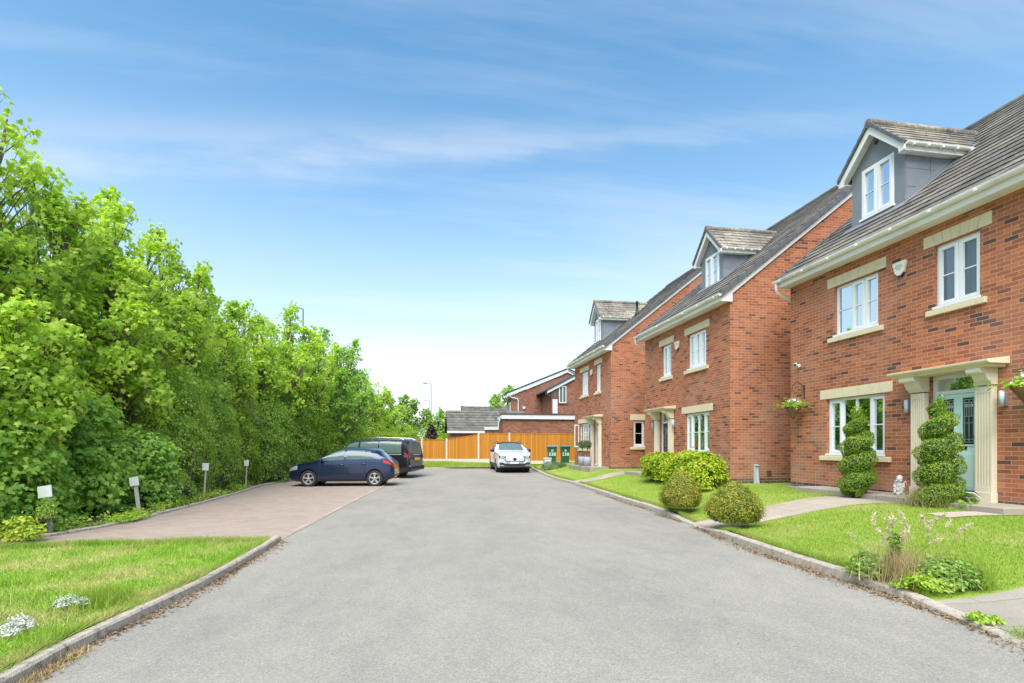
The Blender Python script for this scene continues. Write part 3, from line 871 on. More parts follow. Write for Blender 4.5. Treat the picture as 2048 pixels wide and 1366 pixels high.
# verge below the trees, with leaf mould
def soil():
    m, g = new_mat('leaf_mould')
    pos = g.n('NewGeometry').outputs['Position']
    c = g.ramp(g.noise(9, pos, 6, .7), [(.3, (.035, .028, .018)), (.55, (.085, .065, .035)), (.75, (.10, .12, .03))])
    finish(g, g.n('BsdfPrincipled', {'Base Color': c, 'Roughness': .95}).outputs[0])
    return m
M_soil = soil()
patch('verge', [(x - .10, y) for x, y in BACK], [(-24, 9), (-24, 14), (-22, 25), (-16, 40)], lambda x, y: .02 + gz(y) + .02 * np.sin(x * 3) * np.sin(y * 2), M_soil, 40, 10, .02)
st = MB(); st.quad((-24, 2, .02), (-6.4, 2, .02), (-6.4, 9.3, .02), (-24, 9.3, .02)); structure(st.build('verge', M_soil))
LAWN_L = [(-2.62, .5), (-2.62, 4.6), (-2.51, 5.3), (-2.39, 6.3), (-2.34, 8.98), (-6.5, 9.28), (-6.9, 8.6), (-7.4, 6), (-7.6, .5)]
lawn_l_z = lambda x, y: .076 - .06 * sstep((np.asarray(y) - 7.6) / 1.5) + .012 * np.sin(np.asarray(x) * 4.1) * np.sin(np.asarray(y) * 3.3)
grid_surface('grass_verge', lambda y: (-7.7 if y < 8 else -6.7, float(np.interp(y, [.5, 3.0, 4.6, 5.3, 6.3, 9.0], [-2.62, -2.575, -2.575, -2.46, -2.335, -2.30]))), np.r_[.5:9.02:30j], lawn_l_z, M_lawn_l, 30)
grid_surface('grass_verge', lambda y: (-4, 7.4), np.r_[31.95:32.5:2j, 33:36:8j], lambda x, y: .27 + .25 * sstep((y - 31.9 - .11 * x) / 2.2), M_lawn_l, 24)

# grass blades: uncountable, one object each lawn
def scatter(poly, n, zf, near_bias=0.0, exclude=()):
    xs = [p[0] for p in poly]; ys_ = [p[1] for p in poly]
    x = rng.uniform(min(xs), max(xs), n); y = rng.uniform(min(ys_), max(ys_), n)
    k = in_poly(x, y, poly)
    for e in exclude:
        k &= ~in_poly(x, y, e)
    if near_bias:
        k &= rng.random(n) < np.clip((near_bias / np.hypot(x, y)) ** 1.6, 0, 1)
    x, y = x[k], y[k]
    return np.stack([x, y, zf(x, y)], 1)
parts = []
P = scatter(LAWN_L, 230000, lawn_l_z, 4.5)
parts.append(grass_blades(P, .045, .0042, rng, .8))
# longer tussocks
cl = scatter(LAWN_L, 150, lawn_l_z)
k = np.repeat(cl, 55, 0); k[:, :2] += rng.normal(size=(len(k), 2)) * .07; k[:, 2] = lawn_l_z(k[:, 0], k[:, 1])
k = k[in_poly(k[:, 0], k[:, 1], LAWN_L)]
parts.append(grass_blades(k, .10, .0045, rng, .7))
# fringe along the bay edge and kerb
y = rng.uniform(.8, 8.9, 16000); x = np.interp(y, [.5, 4.6, 5.3, 6.3, 9.0], [-2.62, -2.60, -2.49, -2.36, -2.32]) - np.abs(rng.normal(size=16000)) * .04
parts.append(grass_blades(np.stack([x, y, lawn_l_z(x, y)], 1), .06, .004, rng, .9))
y = rng.uniform(8.75, 9.0, 9000); x = rng.uniform(-6.4, -2.4, 9000)
parts.append(grass_blades(np.stack([x, y, lawn_l_z(x, y)], 1), .09, .004, rng, .6))
V, F, r = join_arrays(parts)
tag(np_mesh('grass', V, F, M_blade_l, None, r), 'rough yellow-green grass of the verge left of the road', 'grass', kind='stuff')
p1 = PATH1[0] + PATH1[1][::-1]; p2 = PATH2[0] + PATH2[1][::-1]
LAWN_R = [(float(kx(y)) + .13, y) for y in np.linspace(4.3, 31.5, 30)] + [(8.0, 31.5), (8.0, 26.4), (7.3, 26.2), (7.3, 22.5), (8.1, 21.9), (8.1, 20), (7.84, 19.9), (7.84, 17.1), (8.4, 17.05), (8.4, 13.87), (8.6, 12.6), (9.26, 12.5), (9.26, 11.3), (8.7, 11.3), (8.7, 6.6), (9.6, 6.6), (9.6, 4.3)]
ex = [p1, p2, [(7.85, 7.18), (9.4, 7.12), (9.4, 6.6), (7.75, 6.7)]]
P = scatter(LAWN_R, 420000, garden, 7.0, ex)
parts = [grass_blades(P, .034, .0042, rng, .9)]
y = rng.uniform(4.35, 33, 30000); x = kx(y) + .13 + np.abs(rng.normal(size=30000)) * .06
z = garden(x, y)
ok = ~(in_poly(x, y, p1) | in_poly(x, y, p2))
parts.append(grass_blades(np.stack([x, y, z], 1)[ok], .065, .004, rng, .8))
V, F, r = join_arrays(parts)
tag(np_mesh('grass', V, F, M_blade, None, r), 'bright mown grass of the front lawns by the brick houses', 'grass', kind='stuff')
x = rng.uniform(-1.5, 7, 26000); y = rng.uniform(31.95, 34.6, 26000); z = .27 + .25 * sstep((y - 31.9 - .11 * x) / 2.2)
V, F, r = grass_blades(np.stack([x, y, z], 1), .12, .008, rng, .6)
tag(np_mesh('grass', V, F, M_blade_l, None, r), 'strip of grass between the road end and the orange fence', 'grass', kind='stuff')

# dead leaves and debris in the gutters
def litter(pts, n, spread, label, size=.035, side=-1):
    P = np.array(pts, float)
    d = np.r_[0, np.cumsum(np.hypot(*np.diff(P, axis=0).T))]
    t = rng.uniform(0, d[-1], n)
    dens = .5 + .5 * np.sin(t * 2.1 + 1) * np.sin(t * .9)
    t = t[rng.random(n) < .25 + .75 * dens]
    off = np.abs(rng.normal(size=len(t))) * spread * (.5 + .6 * np.sin(t * 1.3) ** 2)
    x = np.interp(t, d, P[:, 0]) + off * side; y = np.interp(t, d, P[:, 1])
    C = np.stack([x, y, gz(y) + .006 + rng.random(len(t)) * .012], 1)
    N = rng.normal(size=C.shape) * .35 + np.array([0, 0, 1.0])
    V, F, r = leaf_arrays(C, N, size * rng.uniform(.3, 1.3, len(t)), T_OVAL)
    return tag(np_mesh('leaf_litter', V, F, M_litter, None, r), label, 'leaf litter', kind='stuff')
litter([(kx(y), y) for y in np.linspace(1.5, 9.2, 24)], 5200, .10, 'brown dead leaves lying in the gutter below the right kerb')
litter([(kx(y), y) for y in np.linspace(9.8, 16.5, 24)], 1800, .09, 'dry leaf debris along the far kerb by the lawns')
litter([(-2.55, 2.0), (-2.5, 3.0), (-2.5, 4.6), (-2.39, 5.25), (-2.27, 6.3), (-2.22, 8.9)], 3000, .09, 'brown leaf debris lying along the left kerb', side=1)
# weeds growing in the joint of the left gutter
y = rng.uniform(1.8, 4.4, 2200); x = np.interp(y, [.5, 3, 4.6], [-2.55, -2.5, -2.5]) + np.abs(rng.normal(size=2200)) * .05
V, F, r = grass_blades(np.stack([x, y, 0 * x], 1), .05, .0035, rng, .8)
tag(np_mesh('gutter_weeds', V, F, M_straw, None, r), 'dry straw-coloured weeds growing in the left gutter', 'weeds', kind='stuff')
# ------------------------------------------------------------------ houses
PT = .794                                        # roof slope
def wall_panel(mb, F, a0, a1, z0, z1, holes, depth=.10):
    """flat wall with openings and their reveals; holes (a0, a1, z0, z1)"""
    A = sorted({a0, a1, *[h[0] for h in holes], *[h[1] for h in holes]})
    Z = sorted({z0, z1, *[h[2] for h in holes], *[h[3] for h in holes]})
    for i in range(len(A) - 1):
        for k in range(len(Z) - 1):
            ca, cz = (A[i] + A[i + 1]) / 2, (Z[k] + Z[k + 1]) / 2
            if any(h[0] < ca < h[1] and h[2] < cz < h[3] for h in holes):
                continue
            mb.quad((A[i], 0, Z[k]), (A[i + 1], 0, Z[k]), (A[i + 1], 0, Z[k + 1]), (A[i], 0, Z[k + 1]))
    for h in holes:
        for p, q in (((h[0], h[2]), (h[0], h[3])), ((h[0], h[3]), (h[1], h[3])), ((h[1], h[3]), (h[1], h[2])), ((h[1], h[2]), (h[0], h[2]))):
            mb.quad((p[0], 0, p[1]), (q[0], 0, q[1]), (q[0], -depth, q[1]), (p[0], -depth, p[1]))

def window(par, F, a0, a1, z0, z1, lights, curtain='net', stone=True, bar=True, rec=.075, lint=(.20, .22), seams=True, glass=None, sill_over=(.16, .0), wname='window', openers=None, frame_mat=None):
    """white casement window in a wall opening: window > pane, stone_sill, lintel, curtain"""
    fm = frame_mat or M_white
    mb = MB(F)
    f = .055
    d0, d1 = -rec - .06, -rec
    mb.box(a0, a0 + f, d0, d1, z0, z1); mb.box(a1 - f, a1, d0, d1, z0, z1)
    mb.box(a0 + f, a1 - f, d0, d1, z0, z0 + f); mb.box(a0 + f, a1 - f, d0, d1, z1 - f, z1)
    W = a1 - a0 - 2 * f
    tot = sum(lights)
    x = a0 + f
    gl = []
    for i, w in enumerate(lights):
        x1 = x + W * w / tot
        if i:
            mb.box(x - .028, x + .028, d0, d1 - .002, z0 + f, z1 - f)
        l, r_ = x + (.028 if i else 0), x1 - (.028 if i < len(lights) - 1 else 0)
        s = .05
        op = openers is None or openers[i]
        if op:   # opening sash stands proud of the frame
            e0, e1 = d1 - .03, d1 + .018
            zb, zt = z0 + f - .012, z1 - f + .012
            mb.box(l - .010, l + s, e0, e1, zb, zt); mb.box(r_ - s, r_ + .010, e0, e1, zb, zt)
            mb.box(l + s, r_ - s, e0, e1, zb, zb + s + .01); mb.box(l + s, r_ - s, e0, e1, zt - s - .01, zt)
            g0, g1, h0, h1 = l + s, r_ - s, zb + s + .01, zt - s - .01
        else:
            g0, g1, h0, h1 = l, r_, z0 + f, z1 - f
        if bar:
            zm = (h0 + h1) / 2
            mb.box(g0, g1, d1 - .022, d1 - .004, zm - .011, zm + .011)
        gl.append((g0, g1, h0, h1))
        x = x1
    mb.box(a0 - .015, a1 + .015, d1, .028, z0 - .03, z0 + .012)       # drip sill
    w = mb.build(wname, fm, par, bevel=.004)
    pb = MB(F)
    for g0, g1, h0, h1 in gl:
        pb.quad((g0, d1 - .026, h0), (g1, d1 - .026, h0), (g1, d1 - .026, h1), (g0, d1 - .026, h1))
    pb.build('pane', glass or M_glass, w, fix=False)
    if stone:
        sb = MB(F)
        o = sill_over[0]
        sb.prism([(-.07, z0 - .03), (.065, z0 - .045), (.065, z0 - .145), (0.002, z0 - .145), (-.07, z0 - .145)], a0 - o, a1 + o)
        sb.build('stone_sill', M_stone, w, bevel=.006)
        lb = MB(F)
        l0, l1 = a0 - lint[0], a1 + lint[0]
        zt0, zt1 = z1 + .012, z1 + .012 + lint[1]
        if seams:      # splayed lintel cut into seven blocks
            n = 7
            for i in range(n):
                u0, u1 = l0 + (l1 - l0) * i / n, l0 + (l1 - l0) * (i + 1) / n
                k = .09
                s0 = (i - n / 2) / (n / 2) * -k; s1 = (i + 1 - n / 2) / (n / 2) * -k
                b0 = u0 + (0 if i == 0 else s0 + .003); b1 = u1 + (0 if i == n - 1 else s1 - .003)
                t0 = u0 + (0 if i == 0 else .003); t1 = u1 - (0 if i == n - 1 else .003)
                lb.prism([(b0, zt0), (b1, zt0), (t1, zt1), (t0, zt1)], -.08, .014, 'd')
        else:
            lb.box(l0, l1, -.08, .014, zt0, zt1)
        lb.build('lintel', M_stone, w, bevel=.003)
    if curtain:
        def sheet(c0, c1, zt, zb, dd, amp=.012, fr=38):
            cb = MB(F)
            n = max(6, int((c1 - c0) / .016))
            vs, fs = [], []
            for i in range(n + 1):
                a = c0 + (c1 - c0) * i / n
                dv = dd + amp * math.sin(a * fr * 1.9) + .5 * amp * math.sin(a * fr * 4.7 + 1)
                vs += [F.p(a, dv, zb), F.p(a, dv, zt)]
            for i in range(n):
                fs.append((2 * i, 2 * i + 2, 2 * i + 3, 2 * i + 1))
            cb.add(vs, fs, True)
            cb.build('curtain', M_curt_g if curtain == 'left' else M_curtain, w, fix=False)
        if curtain == 'net':
            sheet(a0 + .04, a1 - .04, z1 - .02, z0 + .05, -rec - .16)
        elif curtain == 'sides':
            ww = (a1 - a0) * .2
            sheet(a0 + .03, a0 + ww, z1 - .02, z0 + .04, -rec - .18, .02, 28); sheet(a1 - ww, a1 - .03, z1 - .02, z0 + .04, -rec - .18, .02, 28)
        elif curtain == 'left':
            ww = (a1 - a0) * .24
            sheet(a1 - ww, a1 - .03, z1 - .02, z0 + .04, -rec - .18, .02, 28)
    return w

def roof_slope(mb, O, A, U, W, L, gauge=.33, th=.032):
    """overlapping tile courses: O eave corner, A along, U up the slope"""
    O, A, U = Vector(O), Vector(A).normalized(), Vector(U).normalized()
    N = A.cross(U)
    if N.z < 0: N = -N
    n = max(1, int(round(L / gauge)))
    g = L / n
    for i in range(n):
        s0, s1 = i * g, (i + 1) * g + .03
        q = [O + U * s0, O + U * s0 + N * th, O + U * min(s1, L) + N * .006]
        vs = [p for p in q] + [p + A * W for p in q]
        mb.add(vs, [(0, 1, 4, 3), (1, 2, 5, 4), (0, 2, 1), (3, 4, 5)])
    q = [O - N * .02, O + A * W - N * .02, O + A * W + U * L - N * .02, O + U * L - N * .02]
    mb.add(q, [(0, 1, 2, 3)])

def ridge_tiles(mb, p0, p1, rad=.11, step=.45, n=8):
    p0, p1 = Vector(p0), Vector(p1)
    L = (p1 - p0).length
    k = max(1, int(round(L / step)))
    d = (p1 - p0) / k
    for i in range(k):
        a, b = p0 + d * (i + .008), p0 + d * (i + .992)
        mb.tube([a, b], [rad, rad * .96], n * 2)

def brackets(mb, F, a0, a1, d, z, step=.85):
    n = max(1, int((a1 - a0) / step))
    for i in range(n + 1):
        a = a0 + .15 + (a1 - a0 - .3) * i / n
        mb.box(a - .022, a + .022, d - .07, d + .072, z - .085, z - .03)

def house(cfg):
    X, y0, y1, zb = cfg['X'], cfg['y0'], cfg['y1'], cfg['zb']
    zw, ze, half = cfg.get('zw', 5.68), cfg.get('ze', 5.85), cfg.get('half', 5.1)
    xe = X - .35
    xr = X + half; zr = ze + PT * (xr - xe)
    xb = X + 2 * half
    t = thing('brick_house', cfg['label'], 'house', (X, (y0 + y1) / 2, zb), 'detached houses in a row')
    FF = Fr((X, 0, 0), (0, 1, 0), (-1, 0, 0))
    FS = Fr((0, y0, 0), (1, 0, 0), (0, -1, 0))
    FN = Fr((0, y1, 0), (1, 0, 0), (0, 1, 0))
    zbot = zb - .5
    # walls
    mb = MB(FF)
    holes = []
    for w in cfg['windows']:
        holes.append((w['a'][0], w['a'][1], w['z'][0], w['z'][1]))
    D = cfg['door']
    holes.append((D['a'][0], D['a'][1], D['z'][0], D['z'][1]))
    wall_panel(mb, FF, y0, y1, zbot, zw, holes)
    zu = ze + .278 - .13                                   # under the tiles at the wall
    for F, yy, side in ((FS, y0, -1), (FN, y1, 1)):
        mb.F = F
        hs = cfg.get('side_holes', []) if side < 0 else []
        if hs:
            wall_panel(mb, F, X, xb, zbot, zw, hs)
            mb.quad((X, 0, zw), (xb, 0, zw), (xb, 0, zu), (xr, 0, zr - .14), (X, 0, zu))
        else:
            mb.quad((X, 0, zbot), (xb, 0, zbot), (xb, 0, zu), (xr, 0, zr - .14), (X, 0, zu))
    mb.F = WORLD
    mb.quad((xb, y0, zbot), (xb, y1, zbot), (xb, y1, zw), (xb, y0, zw))
    mb.build('wall', M_brick, t, fix=False)
    # inner room shell: floors and a back wall so the windows do not look through the house
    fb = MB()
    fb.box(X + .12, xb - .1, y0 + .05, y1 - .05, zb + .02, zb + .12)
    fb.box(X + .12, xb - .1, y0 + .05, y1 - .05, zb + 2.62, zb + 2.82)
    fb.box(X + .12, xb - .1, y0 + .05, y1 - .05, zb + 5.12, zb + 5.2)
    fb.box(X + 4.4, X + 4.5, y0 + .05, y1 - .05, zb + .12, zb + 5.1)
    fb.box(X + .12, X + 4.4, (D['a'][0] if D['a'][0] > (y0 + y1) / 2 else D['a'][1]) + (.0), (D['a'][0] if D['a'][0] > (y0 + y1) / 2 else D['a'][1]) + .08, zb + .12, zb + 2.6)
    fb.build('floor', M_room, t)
    # roof
    ov = .09
    sl = math.hypot(xr - xe, zr - ze)
    rb = MB()
    roof_slope(rb, (xe, y0 - ov, ze), (0, 1, 0), (xr - xe, 0, zr - ze), y1 - y0 + 2 * ov, sl)
    roof_slope(rb, (2 * xr - xe, y0 - ov, ze), (0, 1, 0), (-(xr - xe), 0, zr - ze), y1 - y0 + 2 * ov, sl)
    ro = rb.build('roof', M_tile, t, fix=False)
    mb = MB(); ridge_tiles(mb, (xr, y0 - ov, zr - .01), (xr, y1 + ov, zr - .01)); mb.build('ridge_tile_row', M_tile_far, ro)
    # verge caps and barge boards, one gable each
    for yy, sg in ((y0, -1), (y1, 1)):
        for s in (1, -1):
            vb, bb = MB(), MB()
            dx, dz = (xr - xe), (zr - ze)
            n = int(sl / .33)
            ya, yc = yy + sg * (ov - .05), yy + sg * (ov + .035)
            for i in range(n):
                u0, u1 = i / n, (i + 1) / n - .002
                def P(u, up):
                    return ((xe + dx * u) if s > 0 else (2 * xr - xe - dx * u), ze + dz * u + up)
                lo, hi = -.10, .05
                q = [P(u0, lo), P(u1, lo), P(u1, hi), P(u0, hi + .025)]
                vb.add([(p[0], ya, p[1]) for p in q] + [(p[0], yc, p[1]) for p in q], [(0, 1, 2, 3), (4, 5, 6, 7), (0, 1, 5, 4), (1, 2, 6, 5), (2, 3, 7, 6), (3, 0, 4, 7)])
            vb.build('verge_cap', M_verge, ro)
            q = [P(.0, -.30), P(1, -.33), P(1, -.10), P(.0, -.10)]
            if s > 0:
                q = [(xe + .03, zw - .04), (X + .04, zw - .04), (X + .04, P((X + .04 - xe) / dx, -.28)[1])] + [P(1, -.28), P(1, -.10), (xe + .03, P(.01, -.10)[1])]
            yA, yB = yy + sg * .004, yy + sg * .045
            m = len(q)
            bb.add([(p[0], yA, p[1]) for p in q] + [(p[0], yB, p[1]) for p in q], [tuple(range(m)), tuple(range(m, 2 * m))] + [(i, (i + 1) % m, m + (i + 1) % m, m + i) for i in range(m)])
            bb.build('bargeboard', M_cream, t)
    # eaves: soffit, fascia, gutter, swan-neck pipe
    mb = MB(FF); mb.box(y0 + .002, y1 - .002, .002, .30, zw - .012, zw + .004); mb.build('soffit', M_cream, t)
    mb = MB(FF); mb.box(y0 - .05, y1 + .05, .30, .325, zw - .03, ze - .01); mb.build('fascia', M_cream, t)
    mb = MB(FF)
    pr = [(.39 + .062 * math.cos(a), ze - .018 + .075 * math.sin(a)) for a in [math.pi + math.pi * i / 8 for i in range(9)]]
    pr += [(.39 + .054 * math.cos(a), ze - .016 + .066 * math.sin(a)) for a in [2 * math.pi - math.pi * i / 8 for i in range(9)]]
    mb.prism(pr, y0 - .12, y1 + .12)
    mb.prism([(.39 + .06 * math.cos(a), ze - .02 + .073 * math.sin(a)) for a in [math.pi + math.pi * i / 8 for i in range(9)]], y0 - .122, y0 - .112)
    mb.prism([(.39 + .06 * math.cos(a), ze - .02 + .073 * math.sin(a)) for a in [math.pi + math.pi * i / 8 for i in range(9)]], y1 + .112, y1 + .122)
    brackets(mb, FF, y0, y1, .39, ze)
    mb.build('gutter', M_gutter, t)
    mb = MB()
    yp = y1 + .06
    mb.tube([(X - .39, yp - .02, ze - .09), (X - .39, yp - .02, ze - .22), (X - .36, yp, ze - .30), (X - .03, yp + .0, ze - .46), (X + .12, yp + .01, ze - .56), (X + .26, yp + .01, ze - .66), (X + .28, yp + .01, zb)], .036, 10)
    mb.build('downpipe', M_gutter, t)
    # windows
    for w in cfg['windows']:
        window(t, FF, *w['a'], *w['z'], w['lights'], **w.get('kw', {}))
    for h in cfg.get('side_holes', []):
        window(t, FS, *h, [1], curtain=None, lint=(.16, .26), seams=False, glass=M_glass_d)
    # door with fanlight
    da0, da1 = D['a']; dz0, dz1 = D['z']; dl = D['leaf']
    mb = MB(FF)
    f = .075
    mb.box(da0, da0 + f, -.15, -.07, dz0, dz1); mb.box(da1 - f, da1, -.15, -.07, dz0, dz1)
    mb.box(da0 + f, da1 - f, -.15, -.07, dz1 - f, dz1); mb.box(da0 + f, da1 - f, -.15, -.07, dl, dl + .07)
    mb.box(da0, da1, -.15, -.02, dz0, dz0 + .06)
    fr = mb.build('door_frame', M_white, t, bevel=.005)
    mb = MB(FF); mb.quad((da0 + f, -.11, dl + .07), (da1 - f, -.11, dl + .07), (da1 - f, -.11, dz1 - f), (da0 + f, -.11, dz1 - f)); mb.build('fanlight', M_glass_d, fr, fix=False)
    L0, L1 = da0 + f + .004, da1 - f - .004
    wd = L1 - L0
    mb = MB(FF)
    z0d, z1d = dz0 + .065, dl - .004
    g0z, g1z = z0d + .50 * (z1d - z0d), z0d + .955 * (z1d - z0d)
    cols = [(L0 + .14 * wd, L0 + .40 * wd), (L0 + .60 * wd, L0 + .86 * wd)]
    b0, b1 = -.14, -.095
    mb.box(L0, L1, b0, b1, z0d, g0z - .03); mb.box(L0, L1, b0, b1, g1z + .03, z1d)
    xs = [L0, cols[0][0] - .02, cols[0][1] + .02, cols[1][0] - .02, cols[1][1] + .02, L1]
    for i in (0, 2, 4):
        mb.box(xs[i], xs[i + 1], b0, b1, g0z - .03, g1z + .03)
    for c0, c1 in cols:      # raised mouldings and lower panels
        for (p0, p1, q0, q1) in ((c0 - .03, c0, g0z - .03, g1z + .03), (c1, c1 + .03, g0z - .03, g1z + .03), (c0, c1, g0z - .03, g0z), (c0, c1, g1z, g1z + .03)):
            mb.box(p0, p1, b1, b1 + .014, q0, q1)
        mb.box(c0 - .02, c1 + .02, b1, b1 + .008, z0d + .12, z0d + .42 * (z1d - z0d))
        mb.box(c0 + .01, c1 - .01, b1 + .008, b1 + .016, z0d + .15, z0d + .405 * (z1d - z0d))
    dr = mb.build('door', D['mat'], t, bevel=.004)
    mb = MB(FF)
    for c0, c1 in cols: mb.box(c0, c1, b0 + .01, b1 - .008, g0z, g1z)
    gp = mb.build('glazing', M_darkglass, dr)
    mb = MB(FF)
    for c0, c1 in cols:
        H = g1z - g0z; d0, d1 = b1 - .006, b1 - .001
        for fz in (.05, .11, .46, .60, .90, .96):
            mb.box(c0, c1, d0, d1, g0z + H * fz - .004, g0z + H * fz + .004)
        for fx in (.12, .5, .88):
            a = c0 + (c1 - c0) * fx
            mb.box(a - .004, a + .004, d0, d1, g0z + H * .05, g0z + H * .96)
        for fx in (.3, .7):
            a = c0 + (c1 - c0) * fx
            mb.box(a - .004, a + .004, d0, d1, g0z + H * .60, g0z + H * .90)
            mb.box(a - .03, a + .03, d0, d1, g0z + H * .80, g0z + H * .86)
    mb.build('came', M_came, dr)
    hs = D['hinge']                                       # +1: handle on the low-a side
    ha = L0 + .06 if hs > 0 else L1 - .06
    mb = MB(FF)
    mb.box(ha - .022, ha + .022, b1, b1 + .012, z0d + .93, z0d + 1.17); mb.box(ha - .02, ha + .02, b1, b1 + .02, z0d + 1.22, z0d + 1.36)
    mb.tube([FF.p(ha, b1 + .01, z0d + 1.05), FF.p(ha, b1 + .05, z0d + 1.05), FF.p(ha + hs * .13, b1 + .05, z0d + 1.05)], .009, 8)
    mb.build('handle', M_black if D['mat'] is M_mint else M_chrome, dr)
    mid = (L0 + L1) / 2
    mb = MB(FF); mb.box(mid - .15, mid + .15, b1, b1 + .012, z0d + .83, z0d + .90); mb.box(mid - .13, mid + .13, b1 + .012, b1 + .018, z0d + .84, z0d + .885); mb.build('letterbox', M_black, dr)
    mb = MB(FF); mb.lathe([(.004, 0), (.022, .004), (.028, .012), (.02, .02), (.004, .022)], (X - (b1), mid, z0d + 1.50), 12, 'x')
    tp = [(X - b1 - .02, mid + .035 * math.cos(a), z0d + 1.44 + .045 * math.sin(a)) for a in [2 * math.pi * i / 14 for i in range(15)]]
    mb.tube(tp, .007, 6); mb.build('knocker', M_chrome, dr)
    # stone door case: fluted pilasters, scroll brackets, canopy
    zt = D['cap']
    for a0, a1 in D['pil']:
        mb = MB(FF)
        mb.box(a0 - .012, a1 + .012, .002, .135, zb + .0, zb + .27)
        ww = a1 - a0
        n = 5
        mb.box(a0, a1, .002, .095, zb + .27, zt - .02)
        mb.box(a0, a0 + .035, .095, .112, zb + .27, zt - .02); mb.box(a1 - .035, a1, .095, .112, zb + .27, zt - .02)
        fl = (ww - .07) / (2 * n - 1)
        mb.box(a0 + .035, a1 - .035, .095, .112, zb + .27, zb + .36); mb.box(a0 + .035, a1 - .035, .095, .112, zt - .13, zt - .02)
        for i in range(n - 1):
            x0 = a0 + .035 + fl * (2 * i + 1)
            mb.box(x0, x0 + fl, .095, .112, zb + .36, zt - .13)
        mb.build('pilaster', M_stone_l, t, bevel=.005)
        mb = MB(FF)
        pr = [(.002, zt), (.13, zt), (.15, zt + .03), (.19, zt + .06), (.23, zt + .12), (.25, zt + .17), (.29, zt + .19), (.36, zt + .19), (.375, zt + .22), (.375, zt + .26), (.36, zt + .28), (.002, zt + .28)]
        mb.prism(pr, a0 - .015, a1 - .055 if a0 < (da0 + da1) / 2 else a1 + .015)
        if a0 < (da0 + da1) / 2: mb.box(a1 - .055, a1 + .015, .002, .125, zt, zt + .28)
        mb.build('scroll_bracket', M_stone_l, t, bevel=.006)
    c0, c1 = D['canopy']
    mb = MB(FF)
    z = zt + .28
    mb.prism([(.002, z), (.36, z), (.37, z + .02), (.42, z + .05), (.45, z + .075), (.455, z + .11), (.002, z + .165)], c0 + .06, c1 - .06)
    for (p, q) in ((c0, c0 + .06), (c1 - .06, c1)):
        mb.prism([(.002, z + .045), (.41, z + .05), (.45, z + .075), (.455, z + .11), (.002, z + .165)], p, q)
    mb.build('canopy', M_stone, t, bevel=.006)
    # wall lamps either side of the door
    for a in cfg.get('lamps', []):
        mb = MB(FF); mb.box(a - .035, a + .035, .002, .05, 2.18, 2.40)
        lm = mb.build('wall_lamp', M_steel, t, bevel=.004)
        mb = MB(FF); mb.lathe([(.004, 2.17), (.036, 2.17), (.036, 2.43), (.004, 2.43)], tuple(FF.p(a, .095, 0)), 14); mb.build('lamp_tube', M_pale, lm)
    # alarm box
    if 'alarm' in cfg:
        a, z = cfg['alarm']
        mb = MB(FF)
        mb.prism([(a - .14, z + .14), (a + .14, z + .14), (a + .15, z + .10), (a + .10, z - .08), (a + .04, z - .14), (a - .04, z - .14), (a - .10, z - .08), (a - .15, z + .10)], .01, .075, 'd')
        ab = mb.build('alarm_box', M_alarm, t, bevel=.012)
        mb = MB(FF)
        mb.prism([(a - .13, z + .12), (a + .13, z + .12), (a + .085, z - .10), (a + .04, z - .165), (a - .04, z - .165), (a - .085, z - .10)], .002, .06, 'd')
        mb.build('strobe', M_alarmblue, ab)
        mb = MB(FF)
        for i, ww in enumerate((.07, .10, .05)):
            mb.box(a - ww, a + ww, .075, .078, z + .055 - .038 * i, z + .074 - .038 * i)
        mb.build('print', M_alarmgreen, ab)
    if 'camera' in cfg:
        a, z = cfg['camera']
        mb = MB(FF); mb.lathe([(.005, 0), (.05, 0), (.05, .03), (.02, .05)], (X - .05, a, z - .03), 12, 'x')
        mb.tube([FF.p(a, .03, z), FF.p(a, .12, z - .02)], .018, 8)
        cm = mb.build('security_camera', M_white, t)
        mb = MB()
        mb.tube([(X - .08, a + .05, z + .02), (X - .24, a - .12, z - .03)], .042, 12); mb.build('camera_head', M_white, cm)
        mb = MB(); mb.tube([(X - .24, a - .12, z - .03), (X - .245, a - .126, z - .0315)], .034, 12); mb.build('lens', M_black, cm)
    # dormer
    dm = cfg['dormer']
    dormer(t, X, xe, ze, dm)
    if 'vent' in cfg:
        vx, vy = cfg['vent']
        vz = ze + PT * (vx - xe)
        mb = MB(); mb.lathe([(.10, vz - .15), (.09, vz + .12), (.055, vz + .2), (.055, vz + .55), (.075, vz + .57), (.075, vz + .66), (.03, vz + .72)], (vx, vy, 0), 14)
        mb.build('vent_pipe', M_black, t)
    return t

